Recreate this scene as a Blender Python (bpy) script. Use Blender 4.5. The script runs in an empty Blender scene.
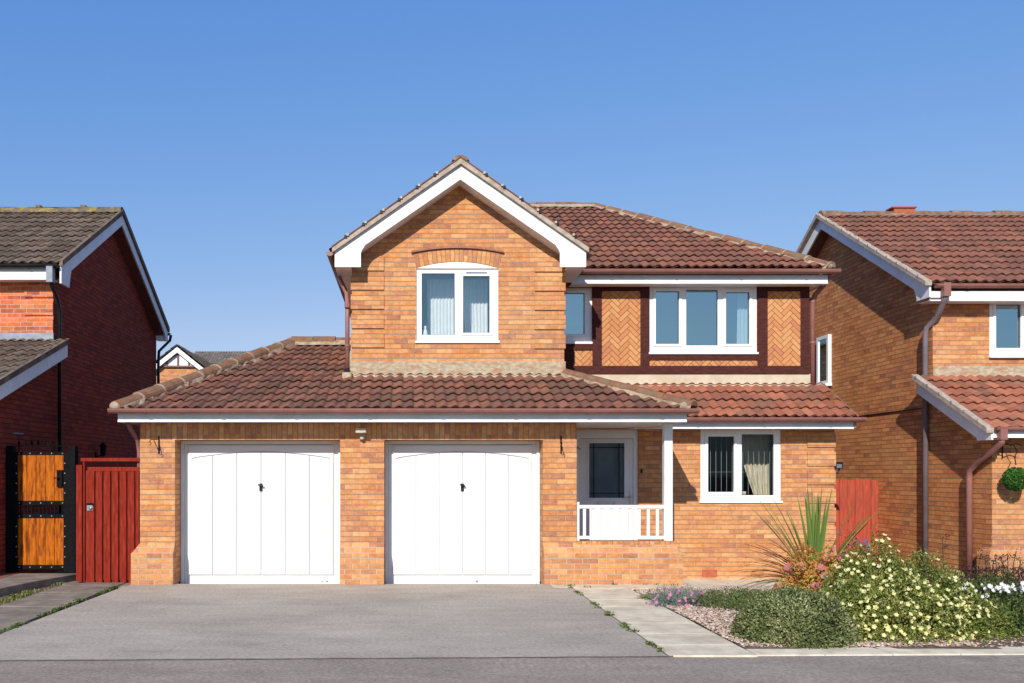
import bpy, bmesh, math, random
from mathutils import Vector, Matrix, noise
random.seed(7)
R = math.radians
scn = bpy.context.scene
col = scn.collection

# ------------------------------------------------------------------ camera data
F = 900.0; CX = 408.0; CY = 472.0; EYE = 1.6
def X(x, d): return (x-CX)*d/F
def Z(y, d): return EYE-(y-CY)*d/F
DG, DU, DW, DM = 12.86, 14.06, 14.5, 15.25      # garage, gable, window wall, upper main wall

# ------------------------------------------------------------------ materials
M = {}
class NT:
    def __init__(s, name):
        m = bpy.data.materials.new(name); m.use_nodes = True
        s.m = m; s.t = m.node_tree; s.t.nodes.clear()
        s.out = s.n('ShaderNodeOutputMaterial'); M[name] = m
    def n(s, typ, **k):
        x = s.t.nodes.new(typ)
        for a, b in k.items(): setattr(x, a, b)
        return x
    def l(s, a, b): s.t.links.new(a, b)
    def put(s, sock, v):
        if hasattr(v, 'is_linked') or hasattr(v, 'links'): s.l(v, sock)
        else: sock.default_value = v
    def math(s, op, a, b=0.0, c=None, clamp=False):
        x = s.n('ShaderNodeMath', operation=op); x.use_clamp = clamp
        s.put(x.inputs[0], a); s.put(x.inputs[1], b)
        if c is not None: s.put(x.inputs[2], c)
        return x.outputs[0]
    def uv(s):
        u = s.n('ShaderNodeUVMap'); u.uv_map = 'UVMap'; return u.outputs[0]
    def sep(s, v):
        x = s.n('ShaderNodeSeparateXYZ'); s.l(v, x.inputs[0]); return x.outputs
    def comb(s, a, b, c=0.0):
        x = s.n('ShaderNodeCombineXYZ'); s.put(x.inputs[0], a); s.put(x.inputs[1], b); s.put(x.inputs[2], c); return x.outputs[0]
    def noise(s, vec, scale, detail=3, rough=.55):
        x = s.n('ShaderNodeTexNoise'); s.l(vec, x.inputs['Vector']); x.inputs['Scale'].default_value = scale
        x.inputs['Detail'].default_value = detail; x.inputs['Roughness'].default_value = rough; return x.outputs['Fac']
    def white(s, vec):
        x = s.n('ShaderNodeTexWhiteNoise'); x.noise_dimensions = '2D'; s.l(vec, x.inputs['Vector']); return x.outputs['Value']
    def ramp(s, f, stops, interp='LINEAR'):
        x = s.n('ShaderNodeValToRGB'); x.color_ramp.interpolation = interp
        e = x.color_ramp.elements
        while len(e) < len(stops): e.new(.5)
        for i, (p, c) in enumerate(stops):
            e[i].position = p; e[i].color = (*c, 1) if len(c) == 3 else c
        s.l(f, x.inputs[0]); return x.outputs[0]
    def mix(s, f, a, b, mode='MIX'):
        x = s.n('ShaderNodeMix', data_type='RGBA', blend_type=mode)
        s.put(x.inputs[0], f)
        for k, v in ((6, a), (7, b)):
            if isinstance(v, tuple): v = (*v, 1) if len(v) == 3 else v
            s.put(x.inputs[k], v)
        return x.outputs[2]
    def rng(s, f, a, b, c, d):
        x = s.n('ShaderNodeMapRange'); x.inputs[1].default_value = a; x.inputs[2].default_value = b
        x.inputs[3].default_value = c; x.inputs[4].default_value = d; s.l(f, x.inputs[0]); return x.outputs[0]
    def bump(s, h, dist, strength=1.0, normal=None):
        x = s.n('ShaderNodeBump'); x.inputs['Distance'].default_value = dist; x.inputs['Strength'].default_value = strength
        s.l(h, x.inputs['Height'])
        if normal is not None: s.l(normal, x.inputs['Normal'])
        return x.outputs[0]
    def bsdf(s, color, rough=.8, spec=.3, normal=None, metal=0.0):
        b = s.n('ShaderNodeBsdfPrincipled')
        if isinstance(color, tuple): color = (*color, 1)
        s.put(b.inputs['Base Color'], color); s.put(b.inputs['Roughness'], rough)
        b.inputs['Specular IOR Level'].default_value = spec; b.inputs['Metallic'].default_value = metal
        if normal is not None: s.l(normal, b.inputs['Normal'])
        s.l(b.outputs[0], s.out.inputs[0]); return b

def brick_mat(name, pal, mortar, bw=.225, bh=.075, stain=.25, weath=(.5, .42, .3), wf=.0, lo=.82, perp=.0035, bed=(.3, .17, .1), pk=.6):
    t = NT(name); uv = t.uv(); u, v, _ = t.sep(uv)
    vv = t.math('DIVIDE', v, bh); row = t.math('FLOOR', vv)
    par = t.math('MULTIPLY', t.math('FLOORED_MODULO', row, 2.0), .5)
    uu = t.math('ADD', t.math('DIVIDE', u, bw), par); cl = t.math('FLOOR', uu)
    fu = t.math('FRACT', uu); fv = t.math('FRACT', vv)
    du = t.math('MULTIPLY', t.math('MINIMUM', fu, t.math('SUBTRACT', 1.0, fu)), bw)
    dv = t.math('MULTIPLY', t.math('MINIMUM', fv, t.math('SUBTRACT', 1.0, fv)), bh)
    dd = t.math('MINIMUM', t.math('ADD', du, .0035-perp), dv)
    wob = t.math('MULTIPLY', t.math('SUBTRACT', t.noise(uv, 40, 2), .5), .003)
    mask = t.rng(t.math('ADD', dd, wob), .0035, .0068, 0, 1); mU = t.rng(t.math('ADD', du, wob), .003, .0062, 0, 1); mV = t.rng(t.math('ADD', dv, wob), .0040, .0080, 0, 1)
    rnd = t.white(t.comb(cl, row)); c = t.ramp(rnd, pal, 'CONSTANT')
    r2 = t.white(t.comb(t.math('ADD', cl, 31.7), row))
    vm_ = t.n('ShaderNodeMapping'); vm_.inputs['Scale'].default_value = (13, 13.333, 1); t.l(uv, vm_.inputs[0])
    val = t.math('MULTIPLY', t.math('MULTIPLY', t.rng(r2, 0, 1, lo+.06, 1.11), t.rng(t.noise(vm_.outputs[0], 1.0, 2, .6), .3, .7, .78, 1.20)), t.rng(t.noise(uv, 55, 4, .7), .3, .7, .8, 1.18))
    c = t.mix(1.0, c, t.comb(val, val, val), 'MULTIPLY')
    # sand-creased streaks inside bricks
    smp = t.n('ShaderNodeMapping'); smp.inputs['Scale'].default_value = (9, 45, 1); t.l(uv, smp.inputs[0])
    st = t.noise(smp.outputs[0], 1.0, 3, .7)
    c = t.mix(t.rng(st, .48, .72, 0, .5), c, pal[2][1])
    st2 = t.n('ShaderNodeMapping'); st2.inputs['Scale'].default_value = (14, 60, 1); st2.inputs['Location'].default_value = (7, 3, 0); t.l(uv, st2.inputs[0])
    c = t.mix(t.rng(t.noise(st2.outputs[0], 1.0, 3, .75), .54, .74, 0, .45), c, pal[5 if len(pal) > 5 else 3][1])
    big = t.noise(uv, .8, 4)
    c = t.mix(t.rng(big, .45, .75, 0, wf), c, weath)
    c = t.mix(t.math('ADD', t.math('MULTIPLY', mU, pk), 1-pk), mortar, c); c = t.mix(mV, bed, c)  # bed colour paints shadow into the recessed joints, mortar the lit perpends
    c = t.mix(t.rng(big, .3, .7, stain, 0), c, t.mix(1.0, c, (.72, .66, .62), 'MULTIPLY'))
    n = t.bump(t.math('ADD', mask, t.math('MULTIPLY', t.noise(uv, 120, 3), .25)), .006, .8)
    t.bsdf(c, .9, .15, n); return t.m

PAL = [(0, (0.623, 0.283, 0.110)), (.2, (0.577, 0.248, 0.092)), (.38, (0.657, 0.328, 0.141)), (.54, (0.548, 0.224, 0.088)), (.68, (0.496, 0.207, 0.103)), (.82, (0.432, 0.178, 0.105)), (.90, (0.599, 0.276, 0.125))]
brick_mat('buff_brick', PAL, (.60, .44, .30), wf=.2, bed=(.36, .21, .125))
brick_mat('plinth_brick', PAL, (.62, .47, .33), wf=.2, bed=(.52, .37, .25), pk=.95)
PALS = [(0, (0.675, 0.278, 0.104)), (.2, (0.612, 0.233, 0.087)), (.4, (0.653, 0.283, 0.113)), (.58, (0.560, 0.206, 0.078)), (.74, (0.495, 0.180, 0.083)), (.88, (0.411, 0.151, 0.078)), (.94, (0.612, 0.244, 0.095))]
brick_mat('lit_side_brick', PALS, (.52, .34, .2), bed=(.29, .165, .09), wf=.3, weath=(.50, .34, .14))  # same brick as the house front, colours raised to stand in for grazing sun
PALR = [(0, (0.651, 0.179, 0.074)), (.25, (0.578, 0.147, 0.058)), (.5, (0.714, 0.221, 0.095)), (.7, (0.473, 0.126, 0.063)), (.85, (0.378, 0.105, 0.063))]
brick_mat('red_brick', PALR, (.66, .42, .30), bed=(.62, .38, .28), pk=.9)
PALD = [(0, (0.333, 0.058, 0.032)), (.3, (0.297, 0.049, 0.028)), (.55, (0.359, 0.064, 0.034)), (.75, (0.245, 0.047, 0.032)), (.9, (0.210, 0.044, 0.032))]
brick_mat('shaded_red_brick', PALD, (.17, .065, .05), bed=(.10, .03, .022))  # the left house's red brick again, darkened to paint in the side wall's shade

def herr_mat():
    t = NT('herringbone_brick'); uv = t.uv(); u, v, _ = t.sep(uv)
    rnd = t.white(t.comb(t.math('FLOOR', t.math('MULTIPLY', u, 1.0)), t.math('FLOOR', v)))
    c = t.ramp(rnd, [(0, (0.588, 0.273, 0.113)), (.3, (0.559, 0.246, 0.099)), (.55, (0.598, 0.300, 0.130)), (.75, (0.529, 0.225, 0.097)), (.9, (0.490, 0.203, 0.097))], 'CONSTANT')
    oc = t.n('ShaderNodeTexCoord').outputs['Object']
    f = t.rng(t.noise(oc, 60, 3), .3, .7, .85, 1.12)
    t.bsdf(t.mix(1.0, c, t.comb(f, f, f), 'MULTIPLY'), .9, .15, t.bump(t.noise(oc, 150, 2), .002))
herr_mat()

def mottled(name, a, b, scale=8, rough=.8, spec=.3, bd=.0, bs=80, detail=5, c3=None, s3=1.5, lo=.4, hi=.6, f3=.6, metal=0.0, coord='Object', sx=(1, 1, 1)):
    t = NT(name); o = t.n('ShaderNodeTexCoord').outputs['Object'] if coord == 'Object' else t.uv()
    mp = t.n('ShaderNodeMapping'); mp.inputs['Scale'].default_value = sx; t.l(o, mp.inputs[0]); o = mp.outputs[0]
    c = t.mix(t.rng(t.noise(o, scale, detail, .6), lo, hi, 0, 1), a, b)
    if c3: c = t.mix(t.rng(t.noise(o, s3, 4), .5, .68, 0, f3), c, c3)
    n = t.bump(t.noise(o, bs, 3), bd) if bd else None
    t.bsdf(c, rough, spec, n, metal); return t.m

mottled('white_upvc', (.80, .81, .82), (.84, .85, .86), 3, .35, .5)
mottled('white_paint', (.80, .81, .82), (.74, .75, .75), 5, .5, .4, .0008, 60)
mottled('white_barge', (.80, .80, .79), (.70, .70, .68), 4, .6, .3, .001, 40, c3=(.5, .49, .46), s3=6, f3=.35)
mottled('grey_fascia', (.78, .80, .83), (.70, .72, .75), 4, .5, .4)
mottled('door_white', (.74, .75, .76), (.71, .72, .73), 2, .45, .4, .0008, 25, c3=(.70, .70, .69), s3=3, f3=.25)
mottled('mortar', (0.442, 0.344, 0.248), (0.340, 0.254, 0.184), 14, .95, .1, .006, 50, c3=(0.238, 0.180, 0.136), s3=6)
mottled('dark_mortar', (.20, .10, .06), (.26, .14, .08), 14, .95, .1)
mottled('pipe_grey', (.19, .15, .17), (.15, .12, .135), 5, .5, .3)
mottled('dull_metal', (.30, .30, .31), (.22, .22, .23), 20, .5, .3)
mottled('verge_mortar', (.47, .39, .33), (.35, .28, .23), 10, .95, .1, .004, 50)
mottled('flashing', (.50, .42, .31), (.36, .28, .19), 11, .95, .1, .006, 40, c3=(.40, .20, .11), s3=5, f3=.9, sx=(1, 1, 2.2))
mottled('cream_render', (.60, .52, .40), (.52, .43, .31), 4, .9, .2, .002, 30, c3=(.55, .44, .3), s3=5, f3=.4)
mottled('brown_upvc', (.145, .062, .055), (.17, .08, .07), 12, .4, .4)
mottled('brown_gutter', (.25, .105, .09), (.30, .135, .115), 6, .45, .35, c3=(.20, .10, .085))
mottled('brown_timber', (.058, .017, .014), (.085, .026, .020), 9, .7, .12, .002, 50, sx=(1, 1, 4))
mottled('black_plastic', (.008, .008, .010), (.014, .014, .018), 6, .4, .3)
mottled('black_iron', (.005, .005, .006), (.009, .009, .011), 30, .8, .08)
mottled('lead', (.30, .33, .38), (.22, .25, .30), 8, .6, .4)
mottled('beige_plastic', (.55, .47, .36), (.42, .36, .27), 30, .6, .3)
mottled('hood_brick', (.40, .19, .12), (.30, .13, .09), 14, .9, .1, .003, 60)
mottled('terracotta', (.45, .13, .07), (.36, .10, .06), 20, .9, .1)
mottled('steel', (.55, .56, .58), (.40, .41, .43), 20, .3, .5, metal=.9)
mottled('gate_red', (.25, .024, .012), (.18, .017, .009), 7, .8, .1, .002, 60, c3=(.32, .05, .03), s3=9, f3=.6, sx=(6, 6, .6))
mottled('fence_red', (.46, .085, .048), (.33, .06, .038), 7, .85, .1, .002, 60, c3=(.27, .08, .055), s3=6, f3=.7, sx=(5, 5, .5))
mottled('orange_wood', (.50, .13, .004), (.32, .07, .003), 8, .65, .15, .001, 60, c3=(.14, .03, .003), s3=4, f3=.9, sx=(5, 5, .8))
mottled('seam', (.20, .165, .135), (.32, .27, .23), 9, .95, .1)
mottled('soil', (.12, .08, .055), (.20, .15, .105), 20, .95, .1, .02, 40, c3=(.30, .22, .16), s3=9)
mottled('slab_concrete', (.74, .64, .49), (.60, .51, .39), 5, .9, .1, .003, 90, c3=(.46, .39, .29), s3=1.7, f3=.7)
mottled('kerb_concrete', (.78, .68, .53), (.66, .57, .44), 6, .9, .1, .003, 90, c3=(.48, .41, .31), s3=3, f3=.6)
mottled('slab_dark', (.29, .24, .195), (.21, .175, .14), 4, .9, .2, .003, 90, c3=(.12, .105, .085), s3=2.5)
mottled('curtain_white', (.86, .87, .88), (.80, .82, .84), 6, .9, .1)
mottled('curtain_cream', (.66, .58, .44), (.58, .50, .37), 6, .9, .1)
mottled('blind', (.30, .33, .38), (.36, .39, .43), 3, .8, .1)
mottled('room', (.24, .27, .30), (.20, .23, .27), 2, .9, .1)
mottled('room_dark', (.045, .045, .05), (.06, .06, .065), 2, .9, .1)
mottled('porch_floor', (.30, .26, .22), (.22, .19, .16), 9, .9, .2)
mottled('twig', (.10, .065, .04), (.15, .10, .06), 20, .9, .1)
mottled('grass_ground', (.07, .09, .035), (.12, .10, .06), 1.0, .95, .1)
mottled('block_red', (.36, .13, .085), (.27, .10, .075), 16, .9, .1, .003, 60)

def asphalt(name, a, b, dark):
    t = NT(name); o = t.n('ShaderNodeTexCoord').outputs['Object']
    g = t.noise(o, 26, 6, .85); g2 = t.noise(o, 90, 3, .8)
    big = t.noise(o, .75, 6, .62); mp = t.n('ShaderNodeMapping'); mp.inputs['Scale'].default_value = (.5, 1.6, 1); t.l(o, mp.inputs[0]); med = t.noise(mp.outputs[0], 2.2, 5, .65)
    c = t.mix(t.rng(g, .36, .66, 0, 1), a, b)
    c = t.mix(t.rng(g2, .3, .7, .35, 0), c, dark)
    k = t.math('MULTIPLY', t.rng(big, .3, .7, .86, 1.12), t.rng(med, .3, .7, .88, 1.10)); c = t.mix(1.0, c, t.comb(k, k, k), 'MULTIPLY')
    c = t.mix(t.rng(t.noise(o, 1.1, 6, .7), .57, .68, 0, .35), c, t.mix(1.0, c, (.78, .74, .70), 'MULTIPLY'))
    vo = t.n('ShaderNodeTexVoronoi'); vo.inputs['Scale'].default_value = 45; t.l(o, vo.inputs['Vector'])
    c = t.mix(t.rng(vo.outputs['Distance'], .0, .30, .5, 0), c, b)
    # hairline cracks
    wv = t.n('ShaderNodeTexVoronoi'); wv.feature = 'DISTANCE_TO_EDGE'; wv.inputs['Scale'].default_value = .42
    ad = t.n('ShaderNodeVectorMath', operation='ADD'); nz = t.n('ShaderNodeTexNoise'); nz.inputs['Scale'].default_value = 2.5; nz.inputs['Detail'].default_value = 5; t.l(o, nz.inputs['Vector'])
    sc = t.n('ShaderNodeVectorMath', operation='SCALE'); sc.inputs['Scale'].default_value = .5; t.l(nz.outputs['Color'], sc.inputs[0]); t.l(o, ad.inputs[0]); t.l(sc.outputs[0], ad.inputs[1]); t.l(ad.outputs[0], wv.inputs['Vector'])
    ck = t.math('MULTIPLY', t.rng(wv.outputs['Distance'], .0, .006, .55, 0), t.rng(t.noise(o, .6, 2), .5, .56, 0, 1))
    c = t.mix(ck, c, dark)
    t.bsdf(c, .95, .1, t.bump(g, .012, .9))
asphalt('asphalt', (.34, .286, .238), (.68, .592, .50), (.28, .238, .20))
asphalt('asphalt_path', (.24, .195, .16), (.56, .465, .39), (.20, .165, .138))
asphalt('road_asphalt', (.05, .048, .046), (.12, .115, .11), (.05, .05, .05))

def tile_mat(name, pal, moss, mf, lichen=(.42, .34, .24), lf=.25):
    t = NT(name); uv = t.uv(); u, v, _ = t.sep(uv)
    cu = t.math('FLOOR', t.math('DIVIDE', u, .155)); cv = t.math('FLOOR', t.math('DIVIDE', v, .345))
    rnd = t.white(t.comb(cu, cv)); c = t.ramp(rnd, pal)
    f = t.rng(t.noise(uv, 30, 4, .7), .3, .7, .72, 1.25); c = t.mix(1.0, c, t.comb(f, f, f), 'MULTIPLY')
    c = t.mix(t.rng(t.noise(uv, 2.2, 5, .65), .45, .62, 0, mf), c, moss)
    c = t.mix(t.rng(t.noise(uv, 38, 3, .6), .62, .70, 0, lf), c, lichen)
    t.bsdf(c, .85, .2, t.bump(t.noise(uv, 90, 3), .004)); return t.m
tile_mat('red_tile', [(0, (.16, .076, .056)), (.35, (.20, .088, .062)), (.7, (.255, .105, .070)), (1, (.30, .13, .085))], (.135, .085, .062), .6, lf=.35)
tile_mat('red_tile_clean', [(0, (0.188, 0.080, 0.058)), (.5, (0.246, 0.099, 0.067)), (1, (0.302, 0.123, 0.079))], (0.151, 0.093, 0.070), .45, lf=.12)
tile_mat('red_tile_bright', [(0, (0.256, 0.092, 0.059)), (.5, (0.364, 0.124, 0.073)), (1, (0.445, 0.169, 0.098))], (0.174, 0.106, 0.075), .6, lf=.15)
tile_mat('grey_tile', [(0, (0.124, 0.086, 0.065)), (.5, (0.186, 0.132, 0.099)), (1, (0.248, 0.184, 0.139))], (0.106, 0.078, 0.056), .5, (0.372, 0.300, 0.193), .35)
mottled('ridge_red', (0.271, 0.132, 0.077), (0.189, 0.098, 0.061), 9, .9, .15, .003, 60, c3=(0.180, 0.161, 0.110), s3=5, f3=.7)
mottled('ridge_old', (.25, .15, .10), (.17, .10, .07), 12, .9, .15, .004, 60, c3=(.33, .27, .18), s3=7, f3=.7)
mottled('ridge_moss', (.17, .14, .10), (.12, .10, .07), 9, .9, .15, .004, 60, c3=(.38, .27, .06), s3=4, f3=.9)

def leaf_mat(name, stops, trans=.25):
    t = NT(name); u, v, _ = t.sep(t.uv()); c = t.ramp(u, stops)
    d = t.n('ShaderNodeBsdfPrincipled'); t.l(c, d.inputs['Base Color']); d.inputs['Roughness'].default_value = .55; d.inputs['Specular IOR Level'].default_value = .3
    tr = t.n('ShaderNodeBsdfTranslucent'); t.l(c, tr.inputs[0])
    m = t.n('ShaderNodeMixShader'); m.inputs[0].default_value = trans
    t.l(d.outputs[0], m.inputs[1]); t.l(tr.outputs[0], m.inputs[2]); t.l(m.outputs[0], t.out.inputs[0])
leaf_mat('leaf_greygreen', [(0, (.035, .05, .014)), (.4, (.12, .145, .045)), (.75, (.27, .29, .115)), (1, (.50, .50, .28))], .15)
leaf_mat('leaf_green', [(0, (.035, .06, .015)), (.5, (.075, .125, .03)), (.85, (.16, .21, .05)), (1, (.28, .28, .08))])
leaf_mat('leaf_olive', [(0, (.06, .08, .015)), (.35, (.16, .20, .035)), (.75, (.30, .34, .07)), (.9, (.22, .14, .055)), (1, (.36, .36, .14))])
leaf_mat('leaf_mid', [(0, (.05, .09, .02)), (.6, (.12, .18, .045)), (1, (.22, .28, .08))])
leaf_mat('leaf_blue', [(0, (.10, .15, .12)), (.6, (.18, .25, .21)), (1, (.28, .36, .30))])
leaf_mat('leaf_russet', [(0, (.30, .06, .03)), (.25, (.52, .16, .06)), (.5, (.60, .26, .06)), (.75, (.42, .34, .06)), (1, (.62, .46, .08))])
leaf_mat('leaf_dark', [(0, (.035, .018, .018)), (.6, (.07, .03, .03)), (1, (.08, .07, .035))])
leaf_mat('leaf_blade', [(0, (.09, .03, .028)), (.28, (.13, .06, .04)), (.4, (.07, .11, .025)), (.75, (.15, .24, .045)), (1, (.34, .38, .10))], .25)
leaf_mat('leaf_topiary', [(0, (.02, .08, .01)), (1, (.07, .22, .03))])
leaf_mat('petal_yellow', [(0, (.80, .74, .28)), (1, (.88, .84, .50))], .3)
leaf_mat('petal_white', [(0, (.80, .80, .78)), (1, (.85, .84, .84))], .3)
leaf_mat('petal_pink', [(0, (.65, .16, .38)), (1, (.75, .36, .58))], .3)
leaf_mat('petal_dusky', [(0, (.42, .13, .13)), (1, (.55, .24, .22))], .2)
leaf_mat('petal_purple', [(0, (.18, .09, .26)), (1, (.30, .18, .40))], .2)
leaf_mat('pebble', [(0, (.26, .16, .12)), (.3, (.42, .28, .22)), (.7, (.55, .41, .33)), (1, (.68, .58, .49))], 0)

def glass_mat(name, refl, tint, f0=.0):
    t = NT(name)
    tr = t.n('ShaderNodeBsdfTransparent'); tr.inputs[0].default_value = (*tint, 1)
    g = t.n('ShaderNodeBsdfGlossy'); g.inputs['Roughness'].default_value = .02; g.inputs[0].default_value = (*refl, 1)
    fr = t.n('ShaderNodeFresnel'); fr.inputs[0].default_value = 1.5
    f = t.math('ADD', fr.outputs[0], f0, clamp=True)
    m = t.n('ShaderNodeMixShader'); t.l(f, m.inputs[0]); t.l(tr.outputs[0], m.inputs[1]); t.l(g.outputs[0], m.inputs[2]); t.l(m.outputs[0], t.out.inputs[0])
glass_mat('glass_upper', (.70, .98, 1.0), (.72, .86, .90), .40)
glass_mat('glass_gable', (.70, .98, 1.0), (.93, .96, .97), .20)
glass_mat('glass_lower', (1, 1, 1), (.85, .88, .9), -.02)
glass_mat('glass_door', (1, 1, 1), (.62, .70, .74), -.03)

# ------------------------------------------------------------------ mesh builder
class MB:
    def __init__(s): s.v = []; s.f = []; s.uv = []
    def face(s, pts, uv=None):
        b = len(s.v); s.v += [tuple(p) for p in pts]; s.f.append(list(range(b, b+len(pts)))); s.uv.append(uv); return s
    def box(s, x0, x1, y0, y1, z0, z1):
        if x0 > x1: x0, x1 = x1, x0
        if y0 > y1: y0, y1 = y1, y0
        if z0 > z1: z0, z1 = z1, z0
        b = len(s.v)
        s.v += [(x, y, z) for x in (x0, x1) for y in (y0, y1) for z in (z0, z1)]
        for q in ((0, 1, 3, 2), (4, 6, 7, 5), (0, 4, 5, 1), (2, 3, 7, 6), (0, 2, 6, 4), (1, 5, 7, 3)):
            s.f.append([b+i for i in q]); s.uv.append(None)
        return s
    def prism(s, pts, axis, a, b):
        """polygon pts (2D) extruded along axis from a to b: axis y -> pts (x,z); axis x -> pts (y,z); axis z -> (x,y)"""
        def P(p, t): return {'y': (p[0], t, p[1]), 'x': (t, p[0], p[1]), 'z': (p[0], p[1], t)}[axis]
        k = len(s.v); n = len(pts)
        s.v += [P(p, a) for p in pts]+[P(p, b) for p in pts]
        s.f.append([k+i for i in range(n)]); s.f.append([k+n+i for i in reversed(range(n))]); s.uv += [None, None]
        for i in range(n):
            j = (i+1) % n; s.f.append([k+j, k+i, k+n+i, k+n+j]); s.uv.append(None)
        return s
    def tube(s, pts, r, seg=10, cap=True):
        pts = [Vector(p) for p in pts]; rings = []
        rr = r if isinstance(r, (list, tuple)) else [r]*len(pts)
        up = None
        for i, p in enumerate(pts):
            if i == 0: t = pts[1]-p
            elif i == len(pts)-1: t = p-pts[i-1]
            else: t = (pts[i+1]-p).normalized()+(p-pts[i-1]).normalized()
            t.normalize()
            if up is None: up = Vector((0, 0, 1)) if abs(t.z) < .9 else Vector((1, 0, 0))
            a = t.cross(up).normalized(); bb = a.cross(t).normalized(); up = bb
            k = len(s.v)
            for j in range(seg):
                th = 2*math.pi*j/seg; s.v.append(tuple(p+a*math.cos(th)*rr[i]+bb*math.sin(th)*rr[i]))
            rings.append(k)
        for a, b in zip(rings, rings[1:]):
            for j in range(seg):
                s.f.append([a+j, a+(j+1) % seg, b+(j+1) % seg, b+j]); s.uv.append(None)
        if cap:
            s.f.append([rings[0]+j for j in reversed(range(seg))]); s.f.append([rings[-1]+j for j in range(seg)]); s.uv += [None, None]
        return s
    def ball(s, c, r, seg=12, ring=8, sc=(1, 1, 1)):
        k = len(s.v)
        for i in range(ring+1):
            ph = math.pi*i/ring
            for j in range(seg):
                th = 2*math.pi*j/seg
                s.v.append((c[0]+r*sc[0]*math.sin(ph)*math.cos(th), c[1]+r*sc[1]*math.sin(ph)*math.sin(th), c[2]+r*sc[2]*math.cos(ph)))
        for i in range(ring):
            for j in range(seg):
                s.f.append([k+i*seg+j, k+(i+1)*seg+j, k+(i+1)*seg+(j+1) % seg, k+i*seg+(j+1) % seg]); s.uv.append(None)
        return s
    def build(s, name, mat, parent=None, smooth=False, bevel=0, uvmode='box', base=None):
        off = Vector(parent.get('_base', (0, 0, 0))) if parent else (Vector(base) if base else Vector((0, 0, 0)))
        me = bpy.data.meshes.new(name)
        me.from_pydata([tuple(Vector(v)-off) for v in s.v], [], s.f)
        lay = me.uv_layers.new(name='UVMap'); data = lay.data
        for p, fuv in zip(me.polygons, s.uv):
            if fuv is not None:
                for li, q in zip(p.loop_indices, fuv): data[li].uv = q
            else:
                n = p.normal; ax, ay, az = abs(n.x), abs(n.y), abs(n.z)
                for li in p.loop_indices:
                    co = s.v[me.loops[li].vertex_index]
                    if az > .9: q = (co[0], co[1])
                    elif ax > ay: q = (co[1], co[2])
                    else: q = (co[0], co[2])
                    data[li].uv = (q[1], q[0]) if uvmode == 'soldier' else q
        if smooth: me.shade_smooth()
        o = bpy.data.objects.new(name, me); col.objects.link(o); me.materials.append(M[mat])
        if parent: o.parent = parent; o['_base'] = tuple(off)
        else: o.location = off; o['_base'] = tuple(off)
        if bevel:
            b = o.modifiers.new('bevel', 'BEVEL'); b.width = bevel; b.segments = 2; b.limit_method = 'ANGLE'; b.angle_limit = R(40)
        return o

def build_split(mb, name, mat, parent, key, **k):
    """one mesh object per group of faces"""
    g = {}
    for f, uv in zip(mb.f, mb.uv):
        c = sum((Vector(mb.v[i]) for i in f), Vector())/len(f); g.setdefault(key(c), []).append((f, uv))
    out = []
    for kk in sorted(g):
        m = MB()
        for f, uv in g[kk]: m.face([mb.v[i] for i in f], uv)
        o = m.build(name, mat, parent, **k); bm = bmesh.new(); bm.from_mesh(o.data); bmesh.ops.remove_doubles(bm, verts=bm.verts, dist=1e-5); bm.to_mesh(o.data); bm.free(); out.append(o)
    return out
def thing(name, label, cat, base, group=None):
    o = bpy.data.objects.new(name, None); col.objects.link(o); o.location = base; o['_base'] = tuple(base)
    o.empty_display_size = .2
    o['label'] = label; o['category'] = cat
    if group: o['group'] = group
    return o
def tag(o, label, cat, group=None, kind=None):
    o['label'] = label; o['category'] = cat
    if group: o['group'] = group
    if kind: o['kind'] = kind
    return o
def struct(o, label=None):
    o['kind'] = 'structure'
    if label: o['label'] = label
    return o

# ------------------------------------------------------------------ construction helpers
def wall_y(mb, x0, x1, z0, z1, y, holes=(), rev=.1, facing=-1):
    """wall facing the camera at depth y with rectangular openings and reveals"""
    xs = sorted({x0, x1, *[h[0] for h in holes], *[h[1] for h in holes]}); zs = sorted({z0, z1, *[h[2] for h in holes], *[h[3] for h in holes]})
    xs = [a for a in xs if x0 <= a <= x1]; zs = [a for a in zs if z0 <= a <= z1]
    for a, b in zip(xs, xs[1:]):
        for c, d in zip(zs, zs[1:]):
            mx, mz = (a+b)/2, (c+d)/2
            if any(h[0] < mx < h[1] and h[2] < mz < h[3] for h in holes): continue
            mb.face([(a, y, c), (b, y, c), (b, y, d), (a, y, d)])
    for a, b, c, d in holes:
        c2 = max(c, z0)
        mb.face([(a, y, c2), (a, y, d), (a, y+rev, d), (a, y+rev, c2)])
        mb.face([(b, y, c2), (b, y+rev, c2), (b, y+rev, d), (b, y, d)])
        mb.face([(a, y, d), (b, y, d), (b, y+rev, d), (a, y+rev, d)])
        if c > z0: mb.face([(a, y, c), (a, y+rev, c), (b, y+rev, c), (b, y, c)])
def wall_x(mb, x, y0, y1, z0, z1): mb.face([(x, y0, z0), (x, y1, z0), (x, y1, z1), (x, y0, z1)])

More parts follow.
